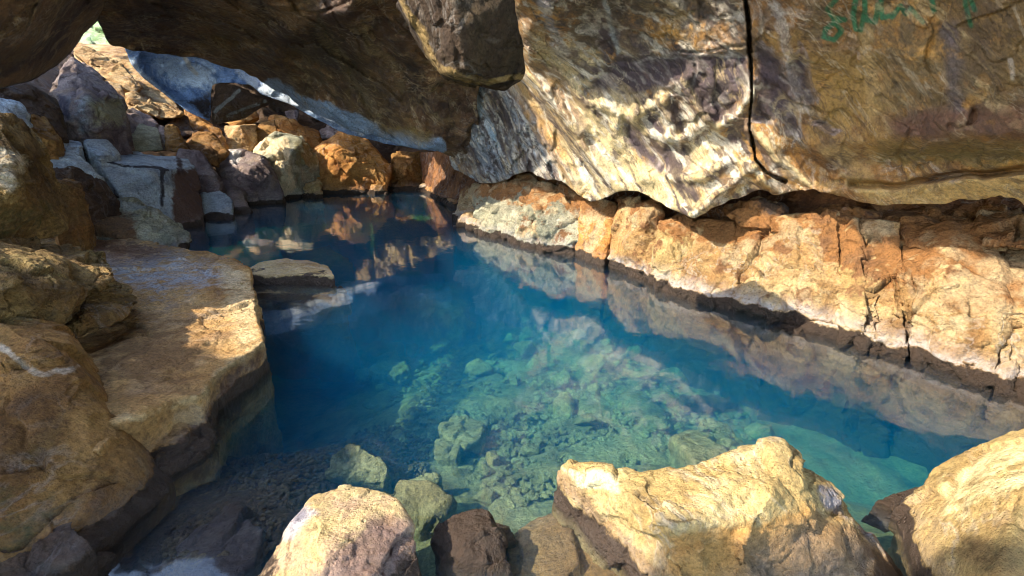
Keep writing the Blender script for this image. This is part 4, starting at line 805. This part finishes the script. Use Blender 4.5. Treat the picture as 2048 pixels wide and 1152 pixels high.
def gp2():
    while True:
        u = RNG.uniform(690, 1570); v = RNG.uniform(600, 1040)
        if in_poly(np.array([u]), np.array([v]), RB2)[0]:
            q = PZ(u, v, -.6); z = bz(q[0], q[1]); q = PZ(u, v, z); return q[0], q[1], bz(q[0], q[1])+RNG.uniform(0, .02)
gravel('rubble_chips', 'small olive chips filling the gaps of the underwater rubble', 3600, gp2, .012, .034, 'bed_rock')
def gp3():
    u = RNG.normal(215, 16); v = RNG.normal(818, 12); q = PZ(u, v, .285); return q
gravel('pebbles', 'little heap of pale pebbles in a hollow of the shelf edge', 90, gp3, .007, .014, 'pale_rock')
def gp4():
    t = RNG.uniform(); u = 430+70*RNG.uniform()-20*t; v = 560+90*t+RNG.normal(0, 5); q = PZ(u, v, .225); return q
gravel('pebbles', 'scattered crumbs of stone on the outer part of the shelf', 90, gp4, .006, .012, 'pale_rock')

def gp5():
    u = RNG.uniform(120, 500); v = RNG.uniform(480, 800)
    while not in_poly(np.array([u]), np.array([v]), [(150, 480), (360, 505), (480, 545), (490, 650), (430, 715), (370, 770), (250, 790), (160, 700), (240, 600)])[0]: u = RNG.uniform(120, 500); v = RNG.uniform(480, 800)
    return PZ(u, v, .235)
gravel('grit_chips', 'sparse angular grit lying on top of the tan shelf', 260, gp5, .003, .009, 'shelf_rock')
# ================================================================ water
wm = bpy.data.materials.new('water'); wm.use_nodes = True; nt = wm.node_tree; nt.nodes.clear()
out = nt.nodes.new('ShaderNodeOutputMaterial'); tr = nt.nodes.new('ShaderNodeBsdfTransparent'); gl = nt.nodes.new('ShaderNodeBsdfGlossy'); gl.inputs['Roughness'].default_value = .045
lw = nt.nodes.new('ShaderNodeLayerWeight'); lw.inputs['Blend'].default_value = .5
fr_ = math_(nt, 'ADD', math_(nt, 'MULTIPLY', math_(nt, 'POWER', lw.outputs['Facing'], 3.6), .93), .07); mx = nt.nodes.new('ShaderNodeMixShader')
geo = nt.nodes.new('ShaderNodeNewGeometry'); bp = nt.nodes.new('ShaderNodeBump'); bp.inputs['Strength'].default_value = .25; bp.inputs['Distance'].default_value = .012
nt.links.new(noise(nt, geo.outputs['Position'], 2.2, 3, .5, .4), bp.inputs['Height']); nt.links.new(bp.outputs[0], gl.inputs['Normal'])
nt.links.new(fr_, mx.inputs[0]); nt.links.new(tr.outputs[0], mx.inputs[1]); nt.links.new(gl.outputs[0], mx.inputs[2]); nt.links.new(mx.outputs[0], out.inputs['Surface'])
va = nt.nodes.new('ShaderNodeVolumeAbsorption'); va.inputs['Color'].default_value = (0., .795, .955, 1); va.inputs['Density'].default_value = .85
vs = nt.nodes.new('ShaderNodeVolumeScatter'); vs.inputs['Color'].default_value = (.01, .40, 1., 1); vs.inputs['Density'].default_value = .50; vs.inputs['Anisotropy'].default_value = .3
ad = nt.nodes.new('ShaderNodeAddShader'); nt.links.new(va.outputs[0], ad.inputs[0]); nt.links.new(vs.outputs[0], ad.inputs[1]); nt.links.new(ad.outputs[0], out.inputs['Volume'])
V = [(-8, -1.4, -3.2), (6.8, -1.4, -3.2), (6.8, 15.5, -3.2), (-8, 15.5, -3.2), (-8, -1.4, 0), (6.8, -1.4, 0), (6.8, 15.5, 0), (-8, 15.5, 0)]
F = [[0, 3, 2, 1], [4, 5, 6, 7], [0, 1, 5, 4], [1, 2, 6, 5], [2, 3, 7, 6], [3, 0, 4, 7]]
tag(link('water', mesh_from('water', V, F, wm, False)), 'clear blue water of the cave pool', kind='structure')

# ================================================================ unseen roof added as a gobo, holes shaped to place the sun patches
RZ = 5.2
def hole(poly_ground, zg=.0):
    k = (RZ-zg)/S[2]; return [(x+S[0]*k, y+S[1]*k) for x, y in poly_ground]
def G(*uv, z=0.): return [PZ(u, v, z)[:2] for u, v in uv]
HOLES = [hole([(-.95, 1.0), (-1.05, 1.9), (-1.1, 2.6), (-1.1, 3.6), (-1.15, 4.6), (-1.0, 6.0), (-1.4, 7.6), (-.9, 8.6), (.6, 8.8), (3.3, 7.6), (4.5, 5.4), (3.9, 5.1), (3.65, 4.4), (3.95, 3.9), (4.5, 3.3), (4.6, 1.2), (3.3, 1.0), (1.6, 1.62), (.7, 1.5), (0, 1.0)]),
         hole([(-2.8, 11.2), (-1.7, 9.6), (-1.0, 9.6), (-1.0, 13), (-2.2, 13.4)]),
         [(-4.9, 11.7), (-8.2, 12.1), (-8.2, 13.4), (-4.9, 13.1)],
         hole([(-3.1, 5.7), (-1.9, 5.9), (-1.5, 4.4), (-1.35, 3.25), (-1.6, 2.95), (-2.0, 3.3), (-2.6, 4.1), (-3.3, 4.8)]),
         hole([(-12, 12.4), (-9, 10.8), (-6.5, 9.6), (-3.5, 11.0), (-3.2, 12.2), (-4.5, 13.5), (-8, 16), (-12, 19), (-16, 19), (-16, 15)], .8), [(-17.5, 13.5), (-11, 14.5), (-11, 19), (-17.5, 19)]]
n = 300; gx = np.linspace(-20, 9, n); gy = np.linspace(-6, 20, n)
XX, YY = np.meshgrid(gx, gy); XX = XX.ravel(); YY = YY.ravel()
pp = np.stack((XX, YY, XX*0), 1); jx = XX+.16*fbm(pp, 1.5, 4, 3); jy = YY+.16*fbm(pp, 1.5, 4, 4)
solid = np.ones(n*n, bool)
for h in HOLES: solid &= ~in_poly(jx, jy, h)
sg = solid.reshape(n, n); Zr = RZ+.06*fbm(pp, .8, 4, 21)
V = np.concatenate((np.stack((XX, YY, Zr), 1), np.stack((XX, YY, Zr+.12), 1))); F = []
for r in range(n-1):
    for c in range(n-1):
        if sg[r, c] and sg[r+1, c] and sg[r, c+1] and sg[r+1, c+1]:
            a = r*n+c; F.append([a, a+n, a+n+1, a+1]); F.append([a+n*n, a+1+n*n, a+n+1+n*n, a+n+n*n])
tag(link('gobo_roof', mesh_from('gobo_roof', V, F, 'ceiling_rock')), 'unseen roof slab added over the pool, holes shaped to place the sun patches', kind='structure')

for me in plain:
    if 'stain' not in me.color_attributes: set_stain_light(me, np.zeros((len(me.vertices), 4)))
ring = [(-19.6, -5), (-19.6, 19.6), (8.6, 19.6), (8.6, 4)]  # ring wall added to keep horizon sky out of the water reflection
V, F = [], []
for (x0, y0), (x1, y1) in zip(ring, ring[1:]):
    m_ = 60
    for i in range(m_+1):
        for k in range(12):
            V.append((x0+(x1-x0)*i/m_, y0+(y1-y0)*i/m_, -2+k*.66))
    b = len(V)-(m_+1)*12
    for i in range(m_):
        for k in range(11):
            q = b+i*12+k; F.append([q, q+1, q+13, q+12])
V = np.array(V); V[:, :2] += .3*np.stack((fbm(V, .6, 4, 5), fbm(V, .6, 4, 6)), 1)
me = mesh_from('cave_wall', V, F, 'dark_rock'); tag(link('cave_wall', me), 'dark ring wall added around the cave to block the horizon sky', kind='structure')
for me in plain:
    if 'stain' not in me.color_attributes: set_stain_light(me, np.zeros((len(me.vertices), 4)))
# ================================================================ light
w = bpy.data.worlds.new('World'); sc.world = w; w.use_nodes = True; nt = w.node_tree
bg = nt.nodes['Background']; sky = nt.nodes.new('ShaderNodeTexSky'); sky.sky_type = 'NISHITA'; sky.sun_disc = False
sky.sun_elevation = SUN_EL; sky.sun_rotation = SUN_AZ; nt.links.new(sky.outputs[0], bg.inputs[0]); bg.inputs[1].default_value = .15
L = bpy.data.lights.new('sun', 'SUN'); L.energy = 2.05; L.angle = math.radians(.5); L.color = (1., .88, .68)
lo = bpy.data.objects.new('sun', L); COL.objects.link(lo); lo.rotation_euler = Vector(-S).to_track_quat('-Z', 'Y').to_euler()
sc.view_settings.view_transform = 'Standard'; sc.view_settings.look = 'None'; sc.view_settings.exposure = 2.1; sc.view_settings.gamma = 1
cy = sc.cycles; cy.use_denoising = True; cy.filter_width = 1.0; cy.use_adaptive_sampling = True; cy.adaptive_threshold = .025; cy.max_bounces = 8; cy.diffuse_bounces = 4; cy.glossy_bounces = 3; cy.transparent_max_bounces = 12; cy.volume_bounces = 1
cy.sample_clamp_indirect = 6; cy.caustics_reflective = False; cy.caustics_refractive = False
print('VERTS', sum(s[1] for s in STATS), sorted(STATS, key=lambda s: -s[1])[:8])
